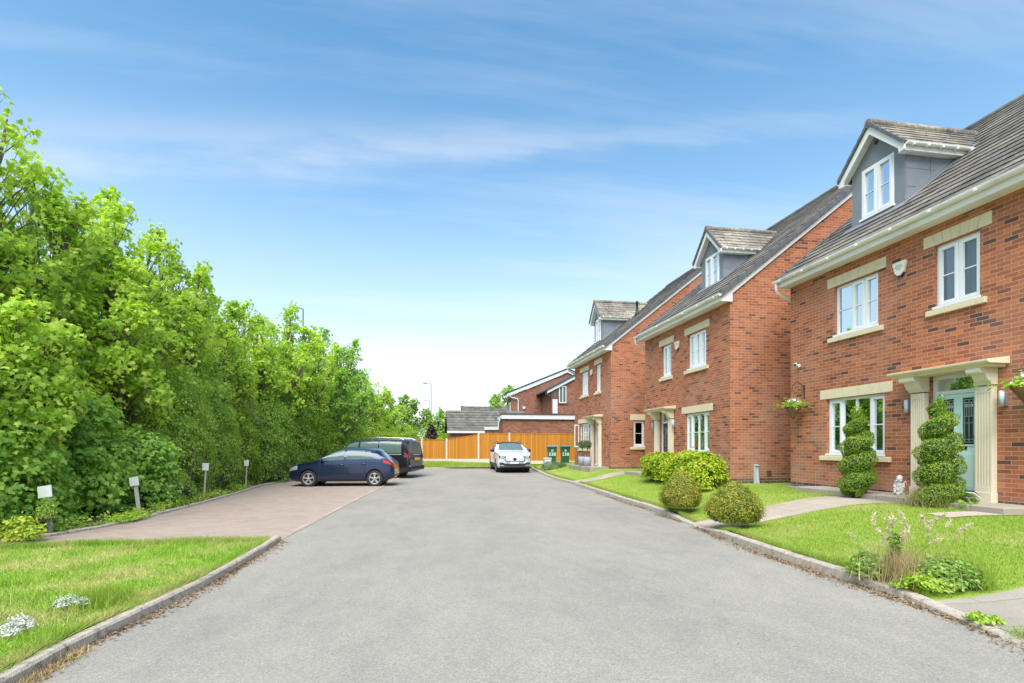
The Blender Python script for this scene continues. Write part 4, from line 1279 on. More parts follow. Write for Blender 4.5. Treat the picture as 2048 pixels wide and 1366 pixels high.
def dormer(house_o, X, xe, ze, dm):
    xf, ya, yb, zs = dm['x'], dm['y'][0], dm['y'][1], dm['zs']
    zroof = lambda x: ze + PT * (x - xe)
    FD = Fr((xf, 0, 0), (0, 1, 0), (-1, 0, 0))
    yc = (ya + yb) / 2
    ov = .19
    hw = (yb - ya) / 2 + ov
    rise = dm.get('rise', .93)
    sl = rise / hw
    zap = zs + rise
    wz0, wz1 = dm['wz']; wa0, wa1 = dm['wa']
    mb = MB(FD)
    zlow = zroof(xf) - .06
    wall_panel(mb, FD, ya, yb, zlow, zs + sl * ov - .03, [(wa0, wa1, wz0, wz1)], .05)
    zt = zs + sl * ov - .03
    mb.quad((ya, 0, zt), (yb, 0, zt), (yc, 0, zt + sl * (yb - ya) / 2))
    d = mb.build('dormer', M_leadf, house_o, fix=False)
    # cheeks in lead sheet with welted seams
    mb = MB()
    xz = xe + (zt - ze) / PT
    for yy, sg in ((ya, -1), (yb, 1)):
        vs = [(xf, yy, zlow), (xf, yy, zt), (xz + .1, yy, zt), (xz + .1, yy, zt - .1)]
        mb.add(vs, [(0, 1, 2, 3)])
        for q in (.0, .36, .70):
            x = xf + .02 + (xz - xf) * q
            z0 = zroof(x)
            mb.box(x, x + .02, min(yy, yy + sg * .014), max(yy, yy + sg * .014), z0, zt)
        for zz in (zlow + .45, zlow + .85):
            x1 = xe + (zz - ze) / PT
            if x1 > xf: mb.box(xf, x1, min(yy, yy + sg * .006), max(yy, yy + sg * .006), zz, zz + .012)
        # flashing along the foot
        L = math.hypot(xz - xf, zt - zlow)
        nx, nz = -PT / math.hypot(1, PT), 1 / math.hypot(1, PT)
        q = [(xf, zroof(xf) + .05), (xz, zroof(xz) + .05), (xz + nx * .11, zroof(xz) + .05 + nz * .11), (xf + nx * .11 + .05, zroof(xf) + .05 + nz * .11)]
        y2 = yy + sg * .012
        mb.add([(p[0], yy + sg * .001, p[1]) for p in q] + [(p[0], y2, p[1]) for p in q], [(0, 1, 2, 3), (4, 5, 6, 7), (0, 1, 5, 4), (1, 2, 6, 5), (2, 3, 7, 6), (3, 0, 4, 7)])
        y3 = yy + sg * .17
        mb.add([(xf - .16, yy, zroof(xf - .16) + .045), (xz, yy, zroof(xz) + .045), (xz, y3, zroof(xz) + .04), (xf - .16, y3, zroof(xf - .16) + .04)], [(0, 1, 2, 3)])
    mb.add([(xf - .20, ya - .17, zroof(xf - .2) + .043), (xf - .002, ya - .17, zroof(xf) + .055), (xf - .002, yb + .17, zroof(xf) + .055), (xf - .20, yb + .17, zroof(xf - .2) + .043)], [(0, 1, 2, 3)])
    mb.build('lead_cheek', M_lead, d, fix=False)
    # roof of the dormer
    xv = xf - .23
    mb = MB()
    xend = xe + (zap - ze) / PT + .1
    L = math.hypot(hw, rise)
    W = xend - xv
    roof_slope(mb, (xv, yc - hw, zs), (1, 0, 0), (0, hw, rise), W, L, .21, .028)
    roof_slope(mb, (xv, yc + hw, zs), (1, 0, 0), (0, -hw, rise), W, L, .21, .028)
    mb.build('dormer_roof', M_tile_d, d, fix=False)
    mb = MB(); ridge_tiles(mb, (xv - .02, yc, zap), (xend - .15, yc, zap), .10, .42); mb.build('dormer_ridge', M_tile_d, d)
    # grey verge caps, white barge boards and box ends
    mb, vb = MB(), MB()
    for sg in (-1, 1):
        q = [(yc + sg * hw, zs - .15), (yc + sg * (hw - .13), zs - .17), (yc + sg * (hw - .16), zs - .06), (yc, zap - .25), (yc, zap - .045), (yc + sg * hw, zs - .03)]
        n = len(q)
        mb.add([(xv + .02, y, z) for y, z in q] + [(xv + .055, y, z) for y, z in q], [tuple(range(n)), tuple(range(n, 2 * n))] + [(i, (i + 1) % n, n + (i + 1) % n, n + i) for i in range(n)])
        k = int(L / .21)
        for i in range(k):
            u0, u1 = i / k, (i + 1) / k - .004
            q = [(yc + sg * hw * (1 - u), zs + rise * u) for u in (u0, u1)]
            q = [(q[0][0], q[0][1] - .05), (q[1][0], q[1][1] - .05), (q[1][0], q[1][1] + .035), (q[0][0], q[0][1] + .055)]
            vb.add([(xv - .03, y, z) for y, z in q] + [(xv + .05, y, z) for y, z in q], [(0, 1, 2, 3), (4, 5, 6, 7), (0, 1, 5, 4), (1, 2, 6, 5), (2, 3, 7, 6), (3, 0, 4, 7)])
        # soffit under the front overhang
        mb.add([(xv + .055, yc + sg * (hw - .05), zs - .08), (xf, yc + sg * (hw - .05), zs - .08), (xf, yc, zap - .16), (xv + .055, yc, zap - .16)], [(0, 1, 2, 3)])
    mb.build('dormer_bargeboard', M_cream, d, fix=False)
    vb.build('dormer_verge', M_verge, d)
    for sg in (-1, 1):
        mb, gb = MB(), MB()
        y_ = yc + sg * hw
        x1 = xe + (zs - ze) / PT - .02
        mb.box(xv + .06, x1, min(y_ - sg * .05, y_ - sg * .025), max(y_ - sg * .05, y_ - sg * .025), zs - .16, zs - .01)
        mb.box(xv + .06, x1, min(y_ - sg * (ov + .0), y_ - sg * .05), max(y_ - sg * ov, y_ - sg * .05), zs - .155, zs - .14)
        pr = [(y_ + sg * .03 + .048 * math.cos(a), zs - .012 + .058 * math.sin(a)) for a in [math.pi + math.pi * i / 6 for i in range(7)]]
        gb.add([(xv + .05, y, z) for y, z in pr] + [(x1 + .05, y, z) for y, z in pr], [(i, i + 1, 8 + i, 7 + i) for i in range(6)] + [tuple(range(7)), tuple(range(7, 14))])
        gb.tube([(x1 - .02, y_ + sg * .03, zs - .06), (x1 - .02, y_ + sg * .03, zs - .14), (x1 + .05, y_ + sg * .02, zs - .19)], .03, 8)
        for i in range(5):
            x = xv + .2 + (x1 - xv - .3) * i / 4
            gb.box(x - .018, x + .018, min(y_ - sg * .02, y_ + sg * .085), max(y_ - sg * .02, y_ + sg * .085), zs - .085, zs - .03)
        mb.build('dormer_fascia', M_cream, d, fix=False)
        gb.build('dormer_gutter', M_gutter, d, fix=False)
    mb = MB(); mb.lathe([(.004, 0), (.045, 0), (.045, .02), (.03, .03), (.004, .03)], (xf - .03, yc, zs + rise * .55), 12, 'x'); mb.build('vent', M_black, d)
    # window: drawn as sub-parts of the dormer
    f = .05
    mb = MB(FD)
    W_, z0, z1 = wa1 - wa0, wz0, wz1
    d0, d1 = -.05, .012
    mb.box(wa0, wa0 + f, d0, d1, z0, z1); mb.box(wa1 - f, wa1, d0, d1, z0, z1); mb.box(wa0 + f, wa1 - f, d0, d1, z0, z0 + f); mb.box(wa0 + f, wa1 - f, d0, d1, z1 - f, z1)
    m = (wa0 + wa1) / 2
    mb.box(m - .03, m + .03, d0, d1 - .002, z0 + f, z1 - f)
    gl = []
    for l, r_ in ((wa0 + f, m - .03), (m + .03, wa1 - f)):
        mb.box(l - .006, l + .05, d0, d1 + .016, z0 + f - .01, z1 - f + .01); mb.box(r_ - .05, r_ + .006, d0, d1 + .016, z0 + f - .01, z1 - f + .01)
        mb.box(l + .05, r_ - .05, d0, d1 + .016, z0 + f - .01, z0 + f + .05); mb.box(l + .05, r_ - .05, d0, d1 + .016, z1 - f - .05, z1 - f + .01)
        gl.append((l + .05, r_ - .05, z0 + f + .05, z1 - f - .05))
        zm = (z0 + z1) / 2
        mb.box(l + .05, r_ - .05, -.022, -.004, zm - .010, zm + .010)
    mb.box(wa0 - .03, wa1 + .03, 0, .06, z0 - .04, z0 + .008)
    mb.build('window_frame', M_white, d, bevel=.004)
    mb = MB(FD)
    for l, r_, a, b in gl: mb.quad((l, -.025, a), (r_, -.025, a), (r_, -.025, b), (l, -.025, b))
    mb.build('pane', M_glass, d, fix=False)
    mb = MB(FD); mb.box(wa0 + .04, wa1 - .04, -.22, -.20, z0 + .04, z1); mb.build('blind', M_curtain, d)

H1 = dict(X=9.52, y0=6.45, y1=12.49, zb=.46, half=4.75, label='nearest red brick house with mint green door and two spiral topiaries',
    windows=[dict(a=(9.62, 11.24), z=(1.33, 2.63), lights=[1, 1.05, 1.05, 1], kw=dict(curtain='left', openers=[1, 0, 0, 1], lint=(.19, .22))),
             dict(a=(9.78, 11.0), z=(4.10, 5.24), lights=[1, 1, 1.15], kw=dict(curtain='net', openers=[1, 1, 0], sill_over=(.14, 0))),
             dict(a=(7.70, 8.54), z=(4.12, 5.28), lights=[1, 1], kw=dict(curtain='net', sill_over=(.12, 0)))],
    door=dict(a=(7.68, 8.62), z=(.56, 2.84), leaf=2.47, mat=M_mint, hinge=1, cap=2.55, pil=[(7.42, 7.70), (8.64, 8.92)], canopy=(7.22, 9.12)),
    lamps=[9.03, 7.28], alarm=(9.22, 5.09), camera=(12.14, 3.60),
    dormer=dict(x=10.4, y=(10.0, 11.44), zs=8.06, wa=(10.26, 11.14), wz=(6.93, 8.10)))
H2 = dict(X=8.66, y0=13.87, y1=19.74, zb=.46, half=5.4, label='middle red brick house with a dark grey front door',
    windows=[dict(a=(15.0, 16.53), z=(1.35, 2.60), lights=[1, 1.1, 1.1, 1], kw=dict(curtain='sides', openers=[1, 0, 0, 1], seams=False)),
             dict(a=(15.18, 16.34), z=(4.06, 5.20), lights=[1, 1, 1], kw=dict(curtain='net', seams=False)),
             dict(a=(17.52, 18.27), z=(4.05, 5.18), lights=[1, 1], kw=dict(curtain='net', seams=False, sill_over=(.12, 0)))],
    door=dict(a=(17.56, 18.42), z=(.56, 2.78), leaf=2.36, mat=M_slate, hinge=-1, cap=2.50, pil=[(17.32, 17.56), (18.44, 18.68)], canopy=(17.15, 18.86)),
    lamps=[17.18, 18.85], alarm=(17.0, 4.98),
    dormer=dict(x=9.8, y=(16.1, 17.48), zs=8.04, wa=(16.34, 17.2), wz=(6.9, 8.08)))
H3 = dict(X=8.2, y0=22.33, y1=27.95, zb=.55, zw=5.80, ze=5.97, half=5.4, label='far red brick house with pale green door behind two grey pots',
    windows=[dict(a=(25.45, 27.1), z=(1.44, 2.72), lights=[1, 1.05, 1.05, 1], kw=dict(curtain='net', openers=[0, 0, 0, 0], seams=False)),
             dict(a=(25.62, 26.75), z=(4.17, 5.36), lights=[1, 1, 1], kw=dict(curtain='net', seams=False)),
             dict(a=(23.73, 24.42), z=(4.14, 5.42), lights=[1, 1], kw=dict(curtain='net', seams=False, sill_over=(.12, 0)))],
    side_holes=[(9.25, 9.78, 1.53, 2.68)],
    door=dict(a=(23.82, 24.66), z=(.62, 2.86), leaf=2.44, mat=M_sage, hinge=1, cap=2.58, pil=[(23.58, 23.82), (24.68, 24.92)], canopy=(23.4, 25.1)),
    lamps=[25.1], alarm=(24.95, 5.15), vent=(10.2, 24.2),
    dormer=dict(x=9.0, y=(25.75, 27.0), zs=8.1, wa=(25.98, 26.78), wz=(7.0, 8.12)))
for h in (H1, H2, H3):
    house(h)

# the casement standing open on the far house
_h3 = [o for o in col.objects if o.get('label', '').startswith('far red brick house')][0]
mb = MB(Fr((8.2, 27.08, 0), (-1, 0, 0), (0, 1, 0)))
mb.box(.03, .07, -.02, .02, 1.5, 2.68); mb.box(.24, .28, -.02, .02, 1.5, 2.68); mb.box(.07, .24, -.02, .02, 1.5, 1.55); mb.box(.07, .24, -.02, .02, 2.63, 2.68)
mb.build('open_casement', M_white, _h3)
# ------------------------------------------------------------------ cars
class Body:
    """car body lofted from stations; x 0 = nose, y half width, z up"""
    TS = [0, .10, .30, .52, .84, 1.0]
    def __init__(s, tab):
        s.t = {k: (np.array([a for a, b in v], float), np.array([b for a, b in v], float)) for k, v in tab.items()}
    def g(s, k, x):
        X, Y = s.t[k]
        return float(np.interp(x, X, Y))
    def ctrl(s, x):
        g = s.g
        wm, zb, zt = g('w', x), g('zb', x), g('zt', x)
        zs, ws = g('zs', x), g('ws', x)
        zr, wr = g('zr', x), g('wr', x)
        return [(wm * .90, zb), (wm * .985, zb + .10 * (zs - zb)), (wm, zb + .52 * (zs - zb)), (ws, zs), (wr, zr), (0.0, zt)]
    def S(s, x, t):
        c = s.ctrl(x)
        T = s.TS
        i = min(max(int(np.searchsorted(T, t, 'right')) - 1, 0), 4)
        p1, p2 = np.array(c[i]), np.array(c[i + 1])
        h = T[i + 1] - T[i]
        u = (t - T[i]) / h
        def tan(k):
            if k == 0: return (np.array(c[1]) - np.array(c[0])) / (T[1] - T[0])
            if k == 5: return np.array([(c[5][0] - c[4][0]) / (T[5] - T[4]), 0])
            a = (np.array(c[k]) - np.array(c[k - 1])) / (T[k] - T[k - 1]); b = (np.array(c[k + 1]) - np.array(c[k])) / (T[k + 1] - T[k])
            return .5 * (a + b)
        m1, m2 = tan(i) * h, tan(i + 1) * h
        q = (2 * u**3 - 3 * u**2 + 1) * p1 + (u**3 - 2 * u**2 + u) * m1 + (-2 * u**3 + 3 * u**2) * p2 + (u**3 - u**2) * m2
        return Vector((x, q[0], q[1]))
    def nrm(s, x, t):
        e = 1e-3
        a = s.S(x + e, t) - s.S(x - e, t)
        b = s.S(x, min(t + e, 1)) - s.S(x, max(t - e, 0))
        n = b.cross(a)
        if n.y < 0 and t < .9: n = -n
        if t >= .9 and n.z < 0: n = -n
        return n.normalized() if n.length > 1e-9 else Vector((0, 1, 0))
    def shell(s, xs, wheels, rw, parent, mat, name='body'):
        ts = [0, .05, .10, .2, .3, .42, .52, .60, .68, .76, .84, .90, .95, 1.0]
        n = len(ts)
        ring = 2 * n - 1
        V, F = [], []
        for x in xs:
            pts = [s.S(x, t) for t in ts]
            V += [(p.x, p.y, p.z) for p in pts] + [(p.x, -p.y, p.z) for p in pts[-2::-1]]
        for i in range(len(xs) - 1):
            for k in range(ring):
                k2 = (k + 1) % ring
                F.append((i * ring + k, i * ring + k2, (i + 1) * ring + k2, (i + 1) * ring + k))
        F.append(tuple(range(ring - 1, -1, -1)))
        m = (len(xs) - 1) * ring
        F.append(tuple(range(m, m + ring)))
        me = bpy.data.meshes.new('tmp'); me.from_pydata(V, [], F)
        bm = bmesh.new(); bm.from_mesh(me); bmesh.ops.recalc_face_normals(bm, faces=bm.faces); bm.to_mesh(me); bm.free()
        o = bpy.data.objects.new('tmp', me); col.objects.link(o)
        cut = MB()
        for wx in wheels:
            for sg in (1, -1):
                prof = [(rw, .0), (rw, .6)]
                cut.lathe([(rw, sg * .55), (rw, sg * 1.4)], (wx, 0, rw * .88), 28, 'y', False)
        c = cut.build('cut', mat)
        b = o.modifiers.new('b', 'BOOLEAN'); b.operation = 'DIFFERENCE'; b.object = c; b.solver = 'EXACT'
        dg = bpy.context.evaluated_depsgraph_get()
        res = bpy.data.meshes.new_from_object(o.evaluated_get(dg))
        res.name = name
        bpy.data.objects.remove(o); bpy.data.objects.remove(c)
        res.materials.clear(); res.materials.append(mat)
        bm = bmesh.new(); bm.from_mesh(res)
        for f in bm.faces: f.smooth = len(f.verts) < 9
        for e in bm.edges:
            if len(e.link_faces) == 2 and e.calc_face_angle(0) > R(32): e.smooth = False
        bm.to_mesh(res); bm.free()
        ob = bpy.data.objects.new(name, res); col.objects.link(ob); ob.parent = parent
        return ob
    def patch(s, mb, x0, x1, t0, t1, off=.006, nx=10, nt=8, sides=(1, -1), xf=None):
        """panel lying on the surface; x0/x1 may be functions of t"""
        for sg in sides:
            V, F = [], []
            for i in range(nx + 1):
                for k in range(nt + 1):
                    t = t0 + (t1 - t0) * k / nt
                    a = x0(t) if callable(x0) else x0; b = x1(t) if callable(x1) else x1
                    x = a + (b - a) * i / nx
                    p = s.S(x, t) + s.nrm(x, t) * off
                    V.append((p.x, p.y * sg, p.z))
            for i in range(nx):
                for k in range(nt):
                    F.append((i * (nt + 1) + k, i * (nt + 1) + k + 1, (i + 1) * (nt + 1) + k + 1, (i + 1) * (nt + 1) + k))
            mb.add(V, F, True)
        return mb

def wheel(parent, x, y, r, sg, spokes=5, w=.21):
    mb = MB()
    y0, y1 = y - sg * w, y
    mb.lathe([(r * .62, y0), (r * .93, y0), (r, y0 + sg * .03), (r, y1 - sg * .035), (r * .94, y1 - sg * .006), (r * .80, y1 + sg * .004), (r * .66, y1 - sg * .012), (r * .62, y1 - sg * .05)], (x, 0, r), 36, 'y')
    wo = mb.build('wheel', M_tyre, parent)
    mb = MB()
    mb.lathe([(r * .66, y1 - sg * .02), (r * .67, y1 - sg * .005), (r * .60, y1 - sg * .012), (r * .57, y1 - sg * .05), (r * .60, y1 - sg * .09)], (x, 0, r), 36, 'y', True, False)
    mb.lathe([(.005, y1 - sg * .015), (r * .14, y1 - sg * .015), (r * .17, y1 - sg * .03), (r * .17, y1 - sg * .07)], (x, 0, r), 16, 'y')
    for k in range(spokes):
        a = 2 * math.pi * k / spokes + math.pi / 2
        ca, sa = math.cos(a), math.sin(a)
        def Q(u, v, d): return (x + ca * u - sa * v, y1 - sg * d, r + sa * u + ca * v)
        w0, w1 = r * .085, r * .125
        vs = [Q(r * .10, -w0, .02), Q(r * .10, w0, .02), Q(r * .60, w1, .012), Q(r * .60, -w1, .012), Q(r * .10, -w0, .06), Q(r * .10, w0, .06), Q(r * .60, w1, .06), Q(r * .60, -w1, .06)]
        mb.add(vs, [(0, 1, 2, 3), (4, 5, 6, 7), (0, 1, 5, 4), (1, 2, 6, 5), (2, 3, 7, 6), (3, 0, 4, 7)])
    mb.build('rim', M_alloy, wo)
    mb = MB(); mb.lathe([(.01, y1 - sg * .085), (r * .58, y1 - sg * .085), (r * .58, y1 - sg * .10), (.01, y1 - sg * .10)], (x, 0, r), 24, 'y'); mb.build('brake_disc', M_black, wo)

def wells(parent, wheels, rw, hw):
    mb = MB()
    for wx in wheels:
        mb.lathe([(.01, -hw), (rw * .99, -hw), (rw * .99, hw), (.01, hw)], (wx, 0, rw * .88), 24, 'y')
    mb.build('wheel_well', M_black, parent)

def orient(t, mid, z, heading, scale=1.0):
    """put the car's mid point at mid with its nose (local -x) along heading"""
    hx, hy = heading
    t.rotation_euler = (0, 0, math.atan2(-hy, -hx))
    t.location = (mid[0], mid[1], z)

def shift_children(t, dx):
    for o in t.children_recursive if hasattr(t, 'children_recursive') else []:
        pass

def finish_car(t, L, sx=1.0, sz=1.0):
    """move the mesh so that the thing's origin lies under the middle of the car; sx, sz adjust the body's proportions"""
    for o in t.children_recursive:
        if o.type == 'MESH':
            m = Matrix.Translation((-L / 2, 0, 0))
            if o.name.split('.')[0] in ('wheel', 'rim', 'brake_disc'):
                xs_ = [v.co.x for v in o.data.vertices]
                cx = (min(xs_) + max(xs_)) / 2 - L / 2
                m = Matrix.Translation((cx * (sx - 1), 0, 0)) @ m
            else:
                m = Matrix.Diagonal((sx, 1, sz, 1)) @ m
            o.data.transform(m)

def door_set(b, t, doors, body, tlo=.13, tbelt=.515, handle_t=.44, chrome=M_chrome, gap=True):
    for (x0, x1, hx) in doors:
        mb = MB(); b.patch(mb, x0, x1, tlo, tbelt, .005, 10, 8, (1,)); b.patch(mb, x0, x1, tlo, tbelt, .005, 10, 8, (-1,))
        # two doors, one each side
        for sg in (1, -1):
            m1 = MB(); b.patch(m1, x0, x1, tlo, tbelt, .006, 10, 8, (sg,))
            d = m1.build('door', body, t, fix=False)
            m2 = MB(); p = b.S(hx, handle_t); n = b.nrm(hx, handle_t)
            m2.tube([(hx - .09, sg * (p.y + .008), p.z), (hx - .07, sg * (p.y + .035), p.z + .004), (hx + .07, sg * (p.y + .035), p.z + .004), (hx + .09, sg * (p.y + .008), p.z)], .014, 8)
            m2.build('handle', body if chrome is None else chrome, d)
    if gap:
        mb = MB()
        for x in sorted({d[0] for d in doors} | {d[1] for d in doors}):
            b.patch(mb, x - .007, x + .007, tlo, tbelt, .0075, 1, 10)
        b.patch(mb, doors[0][0], doors[-1][1], tlo - .012, tlo, .0075, 12, 1)
        mb.build('panel_gap', M_black, t, fix=False)

# --- navy hatchback
hb = Body({
    'zt': [(0, .60), (.04, .68), (.14, .77), (.4, .86), (.9, .945), (1.12, 1.0), (1.5, 1.21), (1.9, 1.385), (2.15, 1.44), (2.5, 1.46), (3.0, 1.445), (3.4, 1.405), (3.62, 1.365), (3.68, 1.32), (4.06, 1.0), (4.13, .94), (4.2, .86), (4.24, .72), (4.26, .60)],
    'zb': [(0, .34), (.1, .24), (.4, .20), (3.8, .20), (4.1, .27), (4.26, .36)],
    'w': [(0, .50), (.03, .62), (.12, .74), (.3, .83), (.6, .88), (1.2, .895), (3.2, .895), (3.7, .88), (4.0, .84), (4.15, .79), (4.22, .73), (4.26, .64)],
    'zs': [(0, .56), (.04, .63), (.14, .70), (.4, .78), (.9, .86), (1.15, .90), (1.5, .92), (3.0, .965), (3.5, .985), (3.8, .985), (4.05, .92), (4.13, .88), (4.2, .80), (4.24, .68), (4.26, .57)],
    'ws': [(0, .48), (.03, .58), (.12, .70), (.3, .78), (.6, .82), (1.2, .85), (3.2, .85), (3.7, .83), (4.0, .79), (4.15, .75), (4.22, .70), (4.26, .6)],
    'zr': [(0, .59), (.04, .665), (.14, .75), (.4, .83), (.9, .91), (1.12, .955), (1.5, 1.15), (1.9, 1.315), (2.15, 1.37), (2.5, 1.39), (3.0, 1.375), (3.4, 1.335), (3.62, 1.295), (3.68, 1.25), (4.06, .97), (4.13, .92), (4.2, .84), (4.24, .70), (4.26, .59)],
    'wr': [(0, .40), (.04, .50), (.14, .62), (.4, .70), (.9, .74), (1.12, .76), (1.5, .68), (1.9, .60), (2.5, .58), (3.2, .58), (3.74, .56), (4.05, .68), (4.13, .70), (4.22, .66), (4.26, .52)]})
t = local_thing('hatchback_car', 'navy blue five door hatchback parked side-on in the red paved bay', 'car', (0, 0, 0))
WX = (.86, 3.48); rw = .315
xs = np.unique(np.r_[0, .015, .04, .08, .14, .25:3.55:36j, 3.62, 3.68, 3.8, 3.95, 4.06, 4.13, 4.2, 4.24, 4.26])
body = hb.shell(xs, WX, .355, t, M_blue)
wells(t, WX, .345, .62)
for wx in WX:
    for sg in (1, -1): wheel(t, wx, sg * .875, rw, sg)
door_set(hb, t, [(1.30, 2.30, 2.18), (2.32, 3.08, 3.06)], M_blue, chrome=None)
tA = .56
def win(b, parent, x0, x1, t0=.555, t1=.80, off=.006, name='side_window', mat=M_carglass, sides=(1, -1)):
    for sg in sides:
        mb = MB(); b.patch(mb, x0, x1, t0, t1, off, 10, 6, (sg,)); mb.build(name, mat, parent, fix=False)
win(hb, t, lambda u: 1.34 + (u - .555) / .245 * .38, 2.26)
win(hb, t, 2.36, 3.10)
win(hb, t, 3.14, lambda u: 3.44 - (u - .555) / .245 * .16, name='quarter_window')
mb = MB(); hb.patch(mb, 1.17, 1.90, .875, 1.0, .006, 10, 8); mb.build('windscreen', M_carglass, t, fix=False)
mb = MB(); hb.patch(mb, 3.71, 4.045, .855, 1.0, .006, 6, 8); mb.build('rear_window', M_carglass, t, fix=False)
mb = MB(); hb.patch(mb, 3.48, 3.72, .80, 1.0, .022, 3, 8); mb.build('spoiler', M_blue, t, fix=False)
for sg in (1, -1):
    mb = MB(); hb.patch(mb, 3.82, 4.20, .445, .53, .008, 6, 4, (sg,)); mb.build('tail_light', M_redlamp, t, fix=False)
    mb = MB(); hb.patch(mb, .05, .42, .40, .56, .008, 6, 4, (sg,)); mb.build('headlight', M_headlamp, t, fix=False)
    mb = MB(); mb.ball((1.38, sg * .98, .99), .10, 8, (.75, 1.15, .72)); mb.tube([(1.40, sg * .85, .93), (1.40, sg * .93, .97)], .03, 6); mb.build('wing_mirror', M_blue, t)
mb = MB(); hb.patch(mb, .015, .13, .30, .46, .006, 3, 4); mb.box(-.004, .01, -.42, .42, .40, .55); mb.build('grille', M_black, t)
mb = MB(); hb.patch(mb, 4.0, 4.24, .02, .16, .008, 4, 3); mb.box(4.235, 4.262, -.55, .55, .37, .44); mb.build('rear_valance', M_black, t)
mb = MB(); mb.box(4.255, 4.275, -.26, .26, .50, .61); mb.build('number_plate', M_plate_y, t, bevel=.003)
mb = MB(); mb.lathe([(.005, 4.13), (.055, 4.13), (.055, 4.175), (.005, 4.18)], (0, 0, .84), 16, 'x'); mb.build('badge', M_chrome, t)
mb = MB(); mb.box(1.3, 2.1, -.55, .55, .5, .52); mb.build('underbody', M_black, t)
mb = MB(); hb.patch(mb, 1.30, 3.1, .02, .09, .006, 8, 2); mb.build('sill_trim', M_black, t, fix=False)
finish_car(t, 4.26, .935, 1.035)
th = R(5.0)
hd = (-math.cos(th), math.sin(th))
rear = np.array([-1.80, 20.75]); nd = np.array([hd[1], -hd[0]])
# near-side wheels lie to the camera's side: middle = rear wheel + along heading + half track away
mid = rear + np.array(hd) * (3.48 - 2.13) * .935 + np.array([math.sin(th), math.cos(th)]) * .86
orient(t, mid, -.015, hd)

# --- black van
vn = Body({
    'zt': [(0, .70), (.08, .92), (.4, 1.05), (.95, 1.16), (1.15, 1.24), (1.75, 1.70), (2.05, 1.80), (2.6, 1.845), (3.6, 1.85), (4.5, 1.82), (4.68, 1.79), (4.74, 1.70), (4.80, 1.15), (4.84, .8), (4.86, .55)],
    'zb': [(0, .34), (.15, .24), (.4, .22), (4.4, .24), (4.7, .32), (4.86, .38)],
    'w': [(0, .55), (.05, .70), (.2, .82), (.5, .875), (1.2, .895), (4.3, .895), (4.6, .87), (4.76, .83), (4.82, .79), (4.86, .72)],
    'zs': [(0, .62), (.08, .82), (.4, .94), (.95, 1.03), (1.4, 1.07), (4.3, 1.10), (4.68, 1.10), (4.74, 1.08), (4.80, 1.0), (4.84, .74), (4.86, .52)],
    'ws': [(0, .5), (.05, .64), (.2, .76), (.5, .82), (1.2, .865), (4.3, .87), (4.6, .85), (4.76, .81), (4.82, .77), (4.86, .68)],
    'zr': [(0, .68), (.08, .89), (.4, 1.02), (.95, 1.12), (1.15, 1.19), (1.75, 1.62), (2.05, 1.72), (2.6, 1.765), (3.6, 1.77), (4.5, 1.74), (4.68, 1.71), (4.74, 1.63), (4.80, 1.12), (4.84, .78), (4.86, .54)],
    'wr': [(0, .42), (.08, .58), (.4, .70), (.95, .76), (1.15, .78), (1.75, .70), (2.6, .69), (4.5, .69), (4.68, .67), (4.74, .68), (4.80, .74), (4.86, .6)]})
t = local_thing('people_carrier', 'black tall people carrier with roof rails parked behind the blue car', 'van', (0, 0, 0))
WX = (.90, 3.75)
xs = np.unique(np.r_[0, .02, .05, .08, .2, .4:4.5:40j, 4.6, 4.68, 4.71, 4.74, 4.77, 4.80, 4.84, 4.86])
vn.shell(xs, WX, .37, t, M_blackcar)
wells(t, WX, .36, .62)
for wx in WX:
    for sg in (1, -1): wheel(t, wx, sg * .875, .325, sg)
door_set(vn, t, [(1.30, 2.30, 2.2), (2.33, 3.30, 2.45)], M_blackcar, chrome=None)
win(vn, t, lambda u: 1.36 + (u - .555) / .245 * .40, 2.28)
win(vn, t, 2.36, 3.28)
win(vn, t, 3.33, 4.45, name='quarter_window')
mb = MB(); vn.patch(mb, 1.18, 1.76, .875, 1.0, .006, 8, 8); mb.build('windscreen', M_carglass, t, fix=False)
mb = MB()
for sg in (1,):
    vs = [(4.775, -.58, 1.62), (4.775, .58, 1.62), (4.835, .66, 1.14), (4.835, -.66, 1.14)]
    mb.add(vs + [(x - .05, y, z) for x, y, z in vs], [(0, 1, 2, 3), (4, 5, 6, 7), (0, 1, 5, 4), (1, 2, 6, 5), (2, 3, 7, 6), (3, 0, 4, 7)])
mb.build('rear_window', M_carglass, t, bevel=.01)
for sg in (1, -1):
    mb = MB()
    ys_ = (.79, .70)
    vs = [(4.755, sg * .72, 1.58), (4.755, sg * .63, 1.58), (4.865, sg * .69, .95), (4.865, sg * .80, .95), (4.60, sg * .80, 1.55), (4.60, sg * .885, .98)]
    mb.add(vs, [(0, 1, 2, 3), (0, 3, 5, 4)]); mb.build('tail_light', M_redlamp_d, t, fix=False)
    mb = MB(); vn.patch(mb, .06, .45, .42, .58, .008, 5, 4, (sg,)); mb.build('headlight', M_headlamp, t, fix=False)
    mb = MB(); mb.ball((1.45, sg * 1.0, 1.14), .12, 8, (.6, 1.0, .85)); mb.build('wing_mirror', M_black, t)
    mb = MB()
    pts = [(2.0, sg * .66, 1.78), (2.2, sg * .655, 1.865), (3.2, sg * .65, 1.90), (4.3, sg * .65, 1.87), (4.5, sg * .65, 1.79)]
    mb.tube(pts, .018, 8)
    for x, z in ((2.9, 1.83), (3.7, 1.83)): mb.tube([(x, sg * .65, z - .03), (x, sg * .65, z + .06)], .02, 6)
    mb.build('roof_rail', M_chrome, t)
    mb = MB(); vn.patch(mb, 3.33, 4.45, .515, .535, .012, 8, 2, (sg,)); mb.build('sliding_rail', M_steel, t, fix=False)
